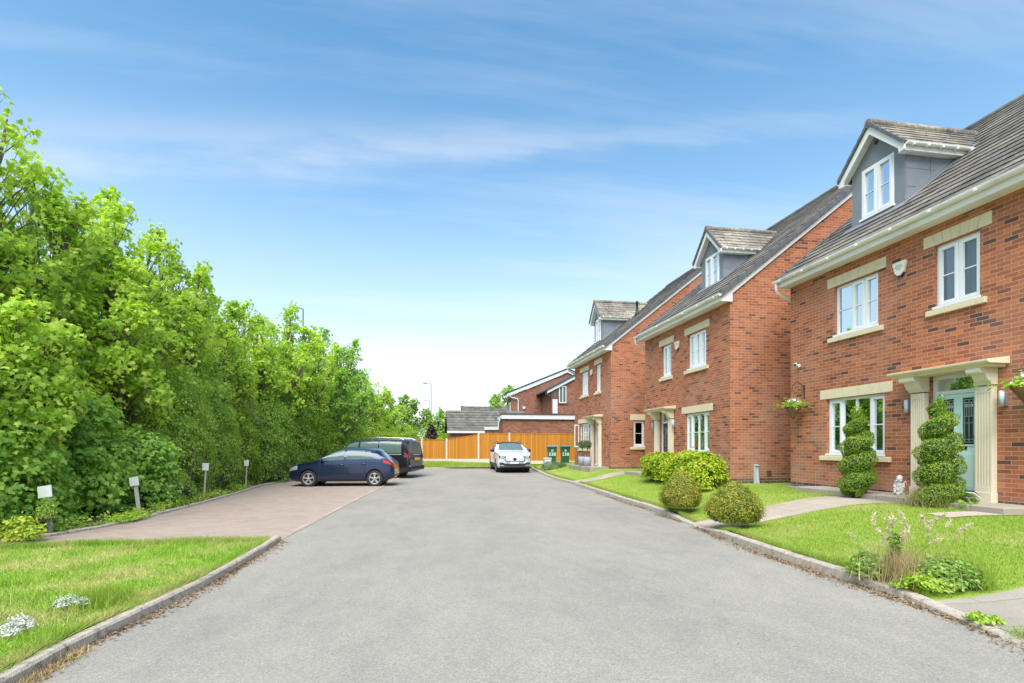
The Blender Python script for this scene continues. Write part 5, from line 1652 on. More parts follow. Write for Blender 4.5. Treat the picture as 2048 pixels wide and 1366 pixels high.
mb = MB(); mb.box(4.78, 4.93, -.80, .80, .36, .60); mb.build('rear_bumper', M_blackcar, t, bevel=.05)
mb = MB(); mb.box(4.86, 4.895, -.26, .26, .84, .95); mb.build('number_plate', M_plate_y, t, bevel=.003)
mb = MB(); mb.tube([(4.88, -.5, 1.10), (4.88, .5, 1.10)], .014, 8); mb.build('tailgate_strip', M_chrome, t)
mb = MB(); mb.box(-.005, .01, -.42, .42, .44, .64); mb.build('grille', M_black, t)
finish_car(t, 4.86)
hd = np.array([-.924, .381]); pd = np.array([.381, .924])
near = np.array([-1.62, 25.3])
mid = near + hd * (3.75 - 2.43) + pd * .86
orient(t, mid, float(gz(25.6)), hd)

# --- white SUV facing the camera
su = Body({
    'zt': [(0, .82), (.04, .93), (.14, 1.0), (.5, 1.07), (1.0, 1.12), (1.2, 1.17), (1.85, 1.56), (2.1, 1.625), (2.6, 1.65), (3.4, 1.62), (3.9, 1.55), (4.0, 1.48), (4.25, 1.12), (4.36, 1.0), (4.42, .8)],
    'zb': [(0, .36), (.1, .27), (.4, .25), (3.9, .25), (4.2, .34), (4.42, .42)],
    'w': [(0, .70), (.03, .78), (.10, .85), (.25, .90), (.6, .925), (1.2, .93), (3.5, .93), (4.0, .91), (4.25, .86), (4.36, .82), (4.42, .76)],
    'zs': [(0, .74), (.04, .85), (.14, .92), (.5, .98), (1.0, 1.02), (1.2, 1.05), (3.3, 1.13), (4.0, 1.14), (4.25, 1.05), (4.36, .92), (4.42, .75)],
    'ws': [(0, .66), (.03, .74), (.10, .80), (.25, .85), (.6, .87), (1.2, .885), (3.5, .885), (4.0, .86), (4.25, .82), (4.42, .72)],
    'zr': [(0, .81), (.04, .915), (.14, .985), (.5, 1.045), (1.0, 1.09), (1.2, 1.13), (1.85, 1.48), (2.1, 1.545), (2.6, 1.57), (3.4, 1.54), (3.9, 1.47), (4.0, 1.40), (4.25, 1.09), (4.36, .97), (4.42, .79)],
    'wr': [(0, .60), (.04, .66), (.14, .72), (.5, .76), (1.0, .79), (1.2, .80), (1.85, .68), (2.6, .66), (3.9, .64), (4.25, .74), (4.42, .64)]})
t = local_thing('white_suv', 'white compact SUV with black roof facing down the road by the fence', 'car', (0, 0, 0))
WX = (.87, 3.57)
xs = np.unique(np.r_[0, .015, .04, .08, .14, .25:4.0:38j, 4.1, 4.25, 4.36, 4.42])
su.shell(xs, WX, .40, t, M_whitecar)
wells(t, WX, .39, .64)
for wx in WX:
    for sg in (1, -1): wheel(t, wx, sg * .91, .36, sg)
door_set(su, t, [(1.34, 2.34, 2.2), (2.37, 3.18, 3.08)], M_whitecar, chrome=None)
win(su, t, lambda u: 1.42 + (u - .555) / .245 * .36, 2.32)
win(su, t, 2.40, 3.24)
mb = MB(); su.patch(mb, 1.26, 1.88, .865, 1.0, .006, 8, 10); mb.build('windscreen', M_carglass, t, fix=False)
mb = MB(); su.patch(mb, 1.90, 3.95, .83, 1.0, .012, 14, 8); mb.build('roof_panel', M_black, t, fix=False)
for sg in (1, -1):
    mb = MB(); su.patch(mb, .35, 4.1, .0, .20, .012, 16, 3, (sg,)); mb.build('cladding', M_black, t, fix=False)
    mb = MB()
    # wide flat lamp unit with a bright hammer-shaped bar
    vs = [(.005, sg * .46, .885), (.03, sg * .70, .90), (.10, sg * .82, .90), (.10, sg * .84, .79), (.02, sg * .70, .765), (-.004, sg * .46, .80)]
    mb.add(vs + [(x - .03, y, z) for x, y, z in vs], [(0, 1, 2, 3, 4, 5), (6, 7, 8, 9, 10, 11)] + [(i, (i + 1) % 6, 6 + (i + 1) % 6, 6 + i) for i in range(6)])
    hl = mb.build('headlight', M_black, t)
    mb = MB()
    mb.box(-.045, -.03, *sorted((sg * .50, sg * .74)), .835, .855); mb.box(-.045, -.03, *sorted((sg * .72, sg * .75)), .80, .88)
    for q in (.52, .60, .67): mb.box(-.040, -.028, *sorted((sg * q, sg * (q + .045))), .80, .828)
    mb.build('lamp_bar', M_plate_w, hl)
    mb = MB(); mb.prism([(sg * .50, .40), (sg * .80, .44), (sg * .80, .54), (sg * .66, .54), (sg * .52, .48)], -.03, .12, 'a'); mb.build('fog_recess', M_black, t)
    mb = MB(); mb.ball((1.50, sg * 1.02, 1.17), .115, 8, (.6, 1.05, .8)); mb.tube([(1.5, sg * .86, 1.08), (1.5, sg * .98, 1.14)], .03, 6); mb.build('wing_mirror', M_black, t)
    mb = MB(); mb.tube([(1.95, sg * .66, 1.60), (2.2, sg * .65, 1.66), (3.5, sg * .63, 1.64), (3.8, sg * .63, 1.56)], .016, 8); mb.build('roof_rail', M_black, t)
mb = MB(); mb.prism([(-.43, .60), (.43, .60), (.50, .66), (.52, .80), (-.52, .80), (-.50, .66)], -.022, .02, 'a'); gr = mb.build('grille_panel', M_whitecar, t, bevel=.012)
mb = MB()
outl = [(-.44, .595), (.44, .595), (.515, .655), (.535, .81)]
pts = [(-.024, y, z) for y, z in [(-.535, .81), (-.515, .655), (-.44, .595), (.44, .595), (.515, .655), (.535, .81)]]
mb.tube(pts, .014, 6); mb.build('grille_trim', M_black, gr)
mb = MB(); mb.lathe([(.075, -.03), (.085, -.036), (.085, -.03), (.06, -.026)], (0, 0, .71), 20, 'x'); mb.box(-.034, -.026, -.09, .09, .70, .72); mb.box(-.034, -.026, .04, .085, .765, .785); mb.build('badge', M_black, gr)
mb = MB(); mb.prism([(-.50, .33), (.50, .33), (.60, .42), (.46, .49), (-.46, .49), (-.60, .42)], -.025, .15, 'a'); mb.build('lower_grille', M_black, t)
mb = MB(); mb.box(-.03, .1, -.80, .80, .275, .345); mb.build('skid_plate', M_black, t, bevel=.02)
mb = MB(); mb.box(-.042, -.03, -.26, .26, .475, .575); pl = mb.build('number_plate', M_plate_w, t)
mb = MB(); mb.box(-.046, -.042, -.26, -.20, .478, .572); mb.build('green_band', M_bandgreen, pl)
mb = MB(); mb.tube([(1.2, -.6, 1.155), (1.22, -.05, 1.20), (1.22, .5, 1.165)], .01, 5); mb.build('wiper', M_black, t)
finish_car(t, 4.42)
orient(t, np.array([4.83, 27.45 + 2.21]), float(gz(28.5)) - .005, np.array([-.02, -1.0]))
# ------------------------------------------------------------------ back of the close: fence, garages, houses, lamps
fx = lambda x: 34.45 - .171 * x
F0 = thing('wooden_fence', 'orange close-board fence with concrete posts and gravel boards at the road end', 'fence', (3, fx(3), .5))
bays = [(-4.0, -2.0, 1.95, 1.95), (-2.0, -.03, 1.95, 1.95), (-.03, 1.53, 1.95, 1.95), (1.53, 3.55, 1.98, 2.29), (3.55, 5.49, 2.35, 2.35), (5.49, 11.2, 2.35, 2.33)]
for i, (a, b, za, zb_) in enumerate(bays):
    dx, dy = b - a, fx(b) - fx(a)
    L = math.hypot(dx, dy)
    F = Fr((a, fx(a), 0), (dx / L, dy / L, 0), (dy / L, -dx / L, 0))
    lo = .74 if i < 5 else .62
    mb = MB(F); n = int(L / .11)
    for k in range(n):
        u0, u1 = .05 + (L - .1) * k / n, .05 + (L - .1) * (k + 1) / n - .004
        z0, z1 = za + (zb_ - za) * u0 / L, za + (zb_ - za) * u1 / L
        mb.prism([(u0, lo), (u1, lo), (u1, z1), (u0, z0)], 0, .018 + .006 * (k % 2), 'd')
    mb.prism([(.03, za), (L - .03, zb_), (L - .03, zb_ + .035), (.03, za + .035)], -.015, .04, 'd')
    mb.build('panel', M_wood, F0)
    mb = MB(F); mb.box(.04, L - .04, -.02, .03, .42, lo); mb.build('gravel_board', M_concpost, F0)
    if True:
        mb = MB(F); h = max(za, bays[i - 1][3] if i else 0) + .07
        mb.box(-.05, .05, -.06, .06, .35, h); mb.build('post', M_concpost, F0, bevel=.008)

def simple_window(par, F, a0, a1, z0, z1, n=2, mat=M_white):
    mb = MB(F); f = .06
    mb.box(a0, a1, 0, .04, z0, z0 + f); mb.box(a0, a1, 0, .04, z1 - f, z1)
    for i in range(n + 1):
        a = a0 + (a1 - a0 - f) * i / n
        mb.box(a, a + f, 0, .04, z0 + f, z1 - f)
    w = mb.build('window', mat, par)
    mb = MB(F); mb.box(a0 + .01, a1 - .01, -.05, .012, z0 + .01, z1 - .01); mb.build('pane', M_carglass, w)
    return w

# flat-roofed garage
g = thing('flat_roof_garage', 'brick garage with a flat roof and deep white fascia behind the fence', 'garage', (8, 36.6, .4))
mb = MB(); mb.box(5.55, 11.5, 36.6, 38.6, .3, 3.48); mb.build('wall', M_brick_old, g)
mb = MB(); mb.box(5.43, 11.6, 36.46, 36.52, 3.46, 3.76); mb.box(5.43, 5.49, 36.52, 38.6, 3.46, 3.76); mb.build('fascia', M_trimw, g)
mb = MB(); mb.box(5.40, 11.62, 36.43, 38.65, 3.76, 3.82); mb.build('roof', M_felt, g)
mb = MB(); mb.tube([(5.4, 36.5, 3.6), (5.25, 36.7, 3.2), (5.22, 36.75, 2.7)], .05, 8); mb.build('downpipe', M_trimw, g)
# pitched garages
g = thing('pitched_roof_garage', 'long brick garage with grey tiled roof left of the flat-roofed garage', 'garage', (3.6, 40.3, .4))
mb = MB(); mb.box(2.05, 4.68, 40.3, 45, .3, 2.62); mb.box(4.68, 5.95, 40.0, 45, .3, 2.86); mb.add([(2.05, 40.3, 2.62), (2.05, 45, 2.62), (2.05, 42.7, 4.3)], [(0, 1, 2)]); mb.build('wall', M_brick_old, g)
mb = MB(); roof_slope(mb, (1.85, 40.1, 2.72), (1, 0, 0), (0, 2.75, 1.72), 6.4, 3.24, .40, .05); roof_slope(mb, (1.85, 45.6, 2.72), (1, 0, 0), (0, -2.75, 1.72), 6.4, 3.24, .4, .05); mb.build('roof', M_tile_far, g, fix=False)
mb = MB(); mb.box(1.82, 4.7, 40.03, 40.08, 2.55, 2.72); mb.box(4.62, 5.9, 39.9, 39.95, 2.80, 3.02); mb.build('fascia', M_trimw, g)
# bungalow roof further off
g = thing('bungalow', 'far bungalow with a grey roof showing above the garage roof', 'bungalow', (8, 56, .4))
mb = MB(); mb.box(4.6, 13, 56, 63, .2, 4.3); mb.build('wall', M_brick_old, g)
mb = MB(); roof_slope(mb, (4.3, 55.6, 4.3), (1, 0, 0), (0, 3.6, 1.75), 9, 4.0, .4, .05); roof_slope(mb, (4.3, 62.8, 4.3), (1, 0, 0), (0, -3.6, 1.75), 9, 4.0, .4, .05); mb.build('roof', M_tile_far, g, fix=False)
mb = MB(); mb.box(4.2, 4.5, 58.9, 59.3, 5.4, 6.1); mb.build('chimney', M_brick_old, g)
mb = MB(); mb.add([(8.6, 54.5, 3.9), (12.5, 54.5, 3.9), (12.5, 54.5, 7.0), (8.6, 58, 3.9), (12.5, 58, 3.9), (12.5, 58, 7.0)], [(0, 1, 2), (3, 4, 5), (0, 2, 5, 3), (1, 2, 5, 4)]); mb.build('gable', M_pale, g)
# gable-sided house
g = thing('gable_end_house', 'brick house showing its plain gable wall and white bargeboard beyond the garages', 'house', (11, 45, .4))
mb = MB()
V = [(7.6, 45, .2), (17, 45, .2), (17, 45, 6.05), (12.5, 45, 8.0), (7.6, 45, 5.95)]
mb.add(V + [(x, 47.2, z) for x, y, z in V], [(0, 1, 2, 3, 4), (5, 6, 7, 8, 9), (0, 4, 9, 5), (1, 2, 7, 6), (2, 3, 8, 7), (3, 4, 9, 8)]); mb.build('wall', M_brick_old, g, fix=False)
mb = MB()
for s in (1, -1):
    q = [(12.5 - s * 5.35, 5.82), (12.5, 8.02), (12.5, 8.30), (12.5 - s * 5.35, 6.08)]
    mb.prism(q, 44.88, 44.97, 'd')
mb.build('bargeboard', M_trimw, g)
mb = MB()
for s in (1, -1):
    mb.prism([(12.5 - s * 5.45, 6.07), (12.5, 8.30), (12.5, 8.42), (12.5 - s * 5.45, 6.17)], 44.84, 47.4, 'd')
mb.build('roof', M_felt, g)
mb = MB(); mb.tube([(7.3, 44.8, 6.0), (7.5, 44.85, 5.75), (8.05, 44.9, 5.65), (8.13, 44.9, 5.5), (8.13, 44.9, .4)], .05, 8); mb.build('downpipe', M_trimw, g)
mb = MB(); mb.lathe([(.02, 44.99), (.13, 44.99), (.13, 44.93), (.02, 44.93)], (8.65, 0, 4.86), 14, 'y'); mb.build('flue_cover', M_trimw, g)
F = Fr((7.6, 0, 0), (0, 1, 0), (-1, 0, 0))
simple_window(g, F, 45.5, 46.5, 4.0, 5.4)
# projecting house with corner window
g = thing('bay_fronted_house', 'brick house with corner window and white panel beside the far brick house', 'house', (12, 41.5, .4))
mb = MB()
V = [(10.25, 41.5, .2), (17, 41.5, .2), (17, 41.5, 8.6), (13.6, 41.5, 7.75), (10.25, 41.5, 6.05)]
mb.add(V + [(x, 48, z) for x, y, z in V], [(0, 1, 2, 3, 4), (5, 6, 7, 8, 9), (0, 4, 9, 5), (1, 2, 7, 6), (2, 3, 8, 7), (3, 4, 9, 8)]); mb.build('wall', M_brick_old, g, fix=False)
mb = MB(); mb.prism([(9.85, 5.78), (14, 8.0), (14, 8.26), (9.85, 6.05)], 41.36, 41.47, 'd'); mb.build('bargeboard', M_trimw, g)
mb = MB(); mb.prism([(9.7, 5.95), (14, 8.25), (14, 8.36), (9.7, 6.07)], 41.3, 48.2, 'd'); mb.build('roof', M_felt, g)
mb = MB(); mb.tube([(9.72, 41.3, 5.9), (9.72, 41.3, 5.72), (9.95, 41.4, 5.62), (10.15, 41.45, 5.62)], .05, 8); mb.build('gutter', M_brown, g)
F = Fr((0, 41.5, 0), (1, 0, 0), (0, -1, 0))
mb = MB(F); mb.box(10.32, 10.72, .0, .03, 4.2, 5.35); mb.build('cladding_panel', M_trimw, g)
simple_window(g, F, 10.32, 10.72, 5.38, 6.1, 1, M_brown)
simple_window(g, F, 10.86, 11.45, 5.05, 6.4, 2)
mb = MB(F); mb.box(10.8, 11.5, 0, .06, 4.95, 5.05); mb.build('window_ledge', M_brown, g)
simple_window(g, F, 9.85, 10.3, 4.0, 4.3, 1) if False else None

def street_lamp(label, x, y, h, arm=.9, dirx=-1, z0=0.2):
    t = thing('street_lamp', label, 'street lamp', (x, y, z0), 'street lamps beyond the close')
    mb = MB(); mb.lathe([(.09, z0), (.09, z0 + 1.6), (.065, z0 + 1.7), (.05, h)], (x, y, 0), 10)
    mb.build('pole', M_lampgrey, t)
    mb = MB(); mb.tube([(x, y, h - .02), (x + dirx * .2, y, h + .06), (x + dirx * arm * .5, y, h + .08)], .035, 8); mb.build('arm', M_lampgrey, t)
    mb = MB(); mb.ball((x + dirx * (arm * .5 + .28), y, h + .07), .34, 8, (1, .42, .22)); mb.build('lantern', M_lampgrey, t)
street_lamp('tall grey street lamp standing clear against the white sky', 1.12, 70.8, 9.85, 1.0)
street_lamp('small distant street lamp left of the tall one', 1.43, 111, 11.1, 1.0)
street_lamp('street lamp with its dark head poking above the leafy trees', -8.45, 40.0, 11.4, .7)

# ------------------------------------------------------------------ small things
def wheelie_bin(label, x, y, z, lid, rz):
    t = local_thing('wheelie_bin', label, 'wheelie bin', (x, y, z), 'green wheelie bins by the fence', rz)
    mb = MB()
    q0, q1 = (.20, .22), (.285, .30)
    vs = [(sx * w, sy * d, zz) for zz, (w, d) in ((.06, q0), (.97, q1)) for sx, sy in ((-1, -1), (1, -1), (1, 1), (-1, 1))]
    mb.add(vs, [(3, 2, 1, 0), (4, 5, 6, 7), (0, 1, 5, 4), (1, 2, 6, 5), (2, 3, 7, 6), (3, 0, 4, 7)])
    mb.box(-.30, .30, -.32, .31, .93, .975)
    mb.build('bin_body', M_green, t, bevel=.02)
    mb = MB(); mb.prism([(-.35, .98), (.32, .98), (.34, 1.02), (.24, 1.07), (-.25, 1.07), (-.36, 1.02)], -.31, .31, 'a'); mb.build('lid', lid, t, bevel=.02)
    for sg in (1, -1):
        mb = MB(); mb.lathe([(.01, sg * .19), (.10, sg * .19), (.10, sg * .25), (.01, sg * .25)], (0, .26, .10), 16, 'x'); mb.build('wheel', M_black, t)
    cu = bpy.data.curves.new('house_number', 'FONT'); cu.body = '538'; cu.size = .27; cu.align_x = 'CENTER'; cu.extrude = .002; cu.offset = .006; cu.space_character = 1.05
    o = bpy.data.objects.new('tmp', cu); col.objects.link(o)
    dg = bpy.context.evaluated_depsgraph_get()
    me = bpy.data.meshes.new_from_object(o.evaluated_get(dg)); me.name = 'house_number'
    bpy.data.objects.remove(o)
    me.materials.clear(); me.materials.append(M_whiteprint)
    o = bpy.data.objects.new('house_number', me); col.objects.link(o); o.parent = t
    o.location = (0, -.278, .46); o.rotation_euler = (R(95), 0, 0)
    mb = MB()       # small recycling emblem above the number
    for k in range(3):
        a = 2 * math.pi * k / 3 + math.pi / 2
        b = a + 2 * math.pi / 3
        p, q = Vector((math.cos(a), math.sin(a))) * .075, Vector((math.cos(b), math.sin(b))) * .075
        e = p.lerp(q, .72); s0 = p.lerp(q, .12)
        d = (q - p).normalized(); n = Vector((-d.y, d.x))
        P3 = lambda v: (v.x, -.292 + .0 - .06 * 0, .765 + v.y)
        mb.add([P3(s0 + n * .012), P3(s0 - n * .012), P3(e - n * .012), P3(e + n * .012)], [(0, 1, 2, 3)])
        mb.add([P3(e + n * .028), P3(e - n * .028), P3(e + d * .035)], [(0, 1, 2)])
    mb.build('emblem', M_whiteprint, t, fix=False)
wheelie_bin('green wheelie bin numbered 538 with bluish lid, nearer the white utility box', 7.72, 31.2, .52, M_greenlid2, R(-9.6))
wheelie_bin('green wheelie bin numbered 538 with green lid, beside the brick house corner', 8.50, 31.05, .52, M_greenlid, R(-9.6))

t = thing('utility_box', 'small pale grey utility cabinet in the far lawn by the bins', 'utility box', (6.78, 28.4, .3))
mb = MB(); mb.box(6.58, 6.98, 28.3, 28.55, .18, .86); b = mb.build('cabinet', M_pale, t, bevel=.015)
mb = MB(); mb.prism([(6.56, .86), (7.0, .86), (6.97, .91), (6.59, .91)], 28.28, 28.57, 'd'); mb.build('cap', M_trimw, t)
mb = MB(); mb.box(6.62, 6.94, 28.285, 28.302, .28, .78); mb.build('door', M_trimw, t, bevel=.005)
shrub('lavender_bush', 'wispy grey-green lavender bush in front of the small utility cabinet', (7.05, 27.7, .28), (.62, .4, .42), M_leaf_silver if False else M_olive, 31, .05, T_OVAL, 60, 40, group=None, upw=.2, crad=.16)

# parking signs on leaning posts
def sign(label, x, y, z, h, lean, w=.30, hh=.27, post=.045, tilt=0.0):
    t = local_thing('parking_sign', label, 'sign', (x, y, z), 'blank white signs at the parking bays', R(-18))
    t.rotation_euler = (R(-3), R(lean), R(-14))
    mb = MB(); mb.box(-post, post, -post * .6, post * .6, -.15, h - hh * .45); mb.build('post', M_signpost, t, bevel=.005)
    mb = MB(); mb.box(-w / 2, w / 2, -post * .6 - .022, -post * .6, h - hh, h); mb.build('sign_board', M_signwhite, t, bevel=.004)
sign('leaning white parking sign on a thick post wrapped in creeper, nearest the camera', -6.28, 10.25, .06, .78, -8, .25, .20, .04)
sign('white parking sign on a leaning post, second from the near end of the hedge', -6.02, 12.6, .06, .80, -10, .20, .19, .035)
sign('small white parking sign standing upright against the clipped ivy hedge', -6.15, 16.38, .06, .98, 2, .19, .21, .022)
sign('smallest white parking sign, farthest along the hedge near the blue car', -6.15, 20.0, .06, .98, 1, .16, .21, .018)

# plants and ornaments by the houses
def hanging_basket(label, y, X, z, r):
    t = thing('hanging_basket', label, 'hanging basket', (X - .32, y, z), 'hanging baskets on the near house')
    x = X - .32
    mb = MB(); mb.lathe([(.02, z - .30), (.07, z - .22), (r * .62, z - .12), (r, z), (r * .92, z + .01)], (x, y, 0), 18); mb.build('basket', M_wicker, t)
    mb = MB()
    zt = z + .55
    arc = [(X - .01, y, zt - .18), (X - .05, y, zt), (X - .18, y, zt + .08), (X - .32, y, zt + .03), (X - .35, y, zt - .05)]
    mb.tube(arc, .009, 6); mb.box(X - .012, X - .001, y - .015, y + .015, zt - .35, zt + .02)
    mb.build('bracket', M_black, t)
    mb = MB()
    for k in range(4):
        a = 2 * math.pi * k / 4 + .4
        mb.tube([(X - .35, y, zt - .06), (x + r * .95 * math.cos(a), y + r * .95 * math.sin(a), z)], .003, 4)
    mb.build('chain', M_black, t)
    rs = np.random.default_rng(int(y * 10))
    n = 420
    a = rs.random(n) * 6.283; q = np.sqrt(rs.random(n)) * r * 1.25
    C = np.stack([x + q * np.cos(a), y + q * np.sin(a), z + .02 + (r * 1.35 - q) * .9 * rs.random(n)], 1)
    sp = rs.random(n) < .25
    C[sp, :2] = np.array([x, y])[None] + (C[sp, :2] - np.array([x, y])[None]) * 1.9; C[sp, 2] += rs.normal(size=sp.sum()) * .05
    N = np.stack([np.cos(a) * .5, np.sin(a) * .5, np.ones(n)], 1) + rs.normal(size=(n, 3)) * .5
    T = np.stack([np.cos(a), np.sin(a), -.1 + 0 * a], 1)
    V, F, rr = leaf_arrays(C, N, .085 * rs.uniform(.5, 1.3, n), T_OVAL, T, rs); np_mesh('foliage', V, F, M_leaf_hedge, t, rr)
    n = 48
    a = rs.random(n) * 6.283; q = np.sqrt(rs.random(n)) * r * .95
    C = np.stack([x + q * np.cos(a), y + q * np.sin(a), z + .06 + (r - q) * .7 + rs.random(n) * .08], 1)
    N = np.stack([np.cos(a) * .6, np.sin(a) * .6, np.ones(n)], 1) + rs.normal(size=(n, 3)) * .5
    V, F, rr = leaf_arrays(C, N, .06 * rs.uniform(.7, 1.2, n), T_ROUND, None, rs); np_mesh('flowers', V, F, M_petal, t, rr)
hanging_basket('hanging basket of white flowers at the far corner of the near house', 11.98, 9.52, 2.50, .20)
hanging_basket('hanging basket of white flowers right of the mint green door', 6.72, 9.52, 2.42, .22)

spiral_topiary('clipped spiral topiary standing before the ground floor window', (8.72, 9.45, .44), 1.85, 3, 4.0, .085, .23, phase=.6)
spiral_topiary('spiral topiary with bare brown lower stems half hiding the mint door', (8.80, 7.80, .42), 1.92, 5, 4.0, .10, .235, phase=2.4)
# the bare twiggy skirt of the right topiary
def tuft(name, label, cat, base, n, h, spread, mat, seed, w=.004, group=None, lean=.5):
    rs = np.random.default_rng(seed)
    t = thing(name, label, cat, base, group)
    P = np.array(base)[None] + np.concatenate([rs.normal(size=(n, 2)) * spread, np.zeros((n, 1))], 1)
    V, F, r = grass_blades(P, h, w, rs, lean)
    np_mesh('stalks', V, F, mat, t, r)
    return t
tuft('dry_shrub', 'dry brown twiggy growth at the foot of the right spiral topiary', 'shrub', (8.72, 7.86, .43), 900, .42, .15, M_straw, 11, .005, None, .6)
shrub('green_weed', 'fresh green weed beside the solar spotlight at the door', (8.85, 7.45, .43), (.22, .2, .30), M_weed, 12, .07, T_ROUND, 14, 16, group=None, crad=.1, cat='weed')
ball_bush('box_ball', 'dome-shaped box bush beside the path, farther from the camera', (5.44, 10.55, .20), .46, .76, M_leaf_box, 1, 12000, .034, .52, 'rounded box bushes at the path')
ball_bush('box_ball', 'squat box bush with brown twigs at the kerb, nearer the camera', (5.38, 8.50, .16), .48, .70, M_leaf_box, 2, 13000, .034, .42, 'rounded box bushes at the path', loose=.11)
shrub('golden_shrub', 'bright yellow-green shrub below the dark grey door', (7.75, 15.95, .48), (.95, .5, .80), M_leaf_gold, 21, .058, T_ROUND, 130, 110, 'golden shrubs before the middle house', lump=.12, upw=.55, crad=.19, rz=R(90), power=3.2)
shrub('golden_shrub', 'larger yellow-green shrub below the middle house window', (7.45, 13.72, .42), (.92, .56, .88), M_leaf_gold, 22, .058, T_ROUND, 150, 110, 'golden shrubs before the middle house', lump=.12, upw=.55, crad=.19, rz=R(90), power=3.2)

def potted_tree(label, x, y, z):
    t = thing('potted_tree', label, 'potted plant', (x, y, z), 'potted trees by the far front door')
    mb = MB(); mb.lathe([(.15, z), (.18, z + .2), (.20, z + .44), (.185, z + .44), (.18, z + .36), (.02, z + .36)], (x, y, 0), 20); mb.build('pot', M_pot, t)
    mb = MB(); mb.tube([(x, y, z + .3), (x + .01, y, z + .85)], .018, 6); mb.build('trunk', M_bark, t)
    rs = np.random.default_rng(int(y * 7))
    n = 900
    d = norm(rs.normal(size=(n, 3))); C = np.array([x, y, z + 1.02])[None] + d * (.20 * rs.uniform(.5, 1.1, n))[:, None]
    V, F, r = leaf_arrays(C, d + rs.normal(size=(n, 3)) * .6, .06 * rs.uniform(.6, 1.3, n), T_OVAL, None, rs); np_mesh('crown', V, F, M_olive, t, r)
potted_tree('little ball-headed tree in a grey pot, on the window side of the far front door', 7.62, 24.7, .60)
potted_tree('little ball-headed tree in a grey pot, nearest the camera by the far door', 7.6, 23.85, .60)

# garden statue: a small seated cherub, one continuous body
def statue():
    x, y, z = 9.22, 8.98, .565
    t = local_thing('cherub_statue', 'small white cherub statue on the step left of the stone pilaster', 'statue', (x, y, z))
    t.rotation_euler = (0, 0, R(-60))
    mb = MB()
    mb.lathe([(.09, 0), (.095, .03), (.075, .045), (.07, .05)], (0, 0, 0), 16)
    mb.ball((0, .01, .10), .075, 8, (1.05, .95, .85)); mb.ball((0, 0, .18), .062, 8, (1, .85, 1.2)); mb.ball((0, 0, .235), .035, 6)
    mb.ball((0, -.008, .305), .056, 8, (.95, 1, 1.08)); mb.ball((0, .012, .33), .055, 8); mb.ball((0, -.06, .298), .012, 6)
    for s in (1, -1):
        mb.ball((s * .04, -.048, .272), .018, 6)
        mb.tube([(s * .05, 0, .10), (s * .06, -.08, .11), (s * .05, -.09, .05)], [.036, .03, .024], 8); mb.ball((s * .05, -.105, .045), .024, 6, (.8, 1.4, .7))
        mb.tube([(s * .055, 0, .225), (s * .085, -.02, .16), (s * .045, -.075, .145)], [.024, .02, .016], 8); mb.ball((s * .04, -.082, .145), .018, 6)
        mb.tube([(s * .03, .045, .20), (s * .09, .07, .26), (s * .10, .075, .20)], [.014, .02, .008], 6)
    o = mb.build('figure', M_marble, t)
    r = o.modifiers.new('r', 'REMESH'); r.mode = 'VOXEL'; r.voxel_size = .006
    s = o.modifiers.new('s', 'SMOOTH'); s.iterations = 3
statue()
t = thing('solar_spotlight', 'black garden spotlight with dark blue solar panel before the mint door', 'garden light', (8.98, 7.5, .43))
mb = MB(); mb.tube([(8.98, 7.5, .38), (8.98, 7.5, .62)], .022, 8); mb.lathe([(.035, .42), (.035, .58), (.02, .60)], (8.98, 7.5, 0), 12); mb.build('stake', M_black, t)
mb = MB(); mb.tube([(8.96, 7.55, .66), (8.90, 7.60, .70)], [.03, .04], 10); mb.tube([(8.98, 7.5, .6), (8.94, 7.56, .67)], .012, 6); mb.build('lamp_head', M_black, t)
mb = MB(Fr((8.97, 7.42, .66), (0, 1, 0), (-1, 0, 0))); mb.prism([(-.02, .015), (.08, .10), (.07, .125), (-.03, .04)], -.13, .13); pn = mb.build('solar_panel', M_panel, t, bevel=.004)
mb = MB(Fr((8.97, 7.42, .66), (0, 1, 0), (-1, 0, 0))); mb.prism([(-.04, .0), (.085, .085), (.082, .098), (-.043, .012)], -.14, .14); mb.build('panel_frame', M_white, t)
t = thing('conduit_post', 'pale grey plastic service pipe against the middle house side wall', 'pipe', (9.43, 13.77, .44))
mb = MB(); mb.box(9.37, 9.47, 13.78, 13.86, .40, 1.0); mb.build('cover', M_pale, t, bevel=.01)
mb = MB(); mb.tube([(9.46, 13.80, .9), (9.47, 13.79, .6), (9.49, 13.78, .42)], .035, 8); mb.tube([(9.37, 13.76, .97), (9.47, 13.76, .97)], .02, 8); mb.build('pipe', M_pale, t)
t = thing('garden_light', 'brown paddle-shaped garden light on a thin stake beside the grey pipe', 'garden light', (9.66, 13.55, .44))
mb = MB(); mb.tube([(9.66, 13.55, .40), (9.66, 13.55, .66)], .010, 6); mb.build('stake', M_brown, t)
mb = MB(); mb.prism([(9.60, .66), (9.71, .66), (9.73, .72), (9.72, .84), (9.59, .84), (9.585, .72)], 13.53, 13.57, 'd'); mb.build('lamp_head', M_brown, t, bevel=.01)

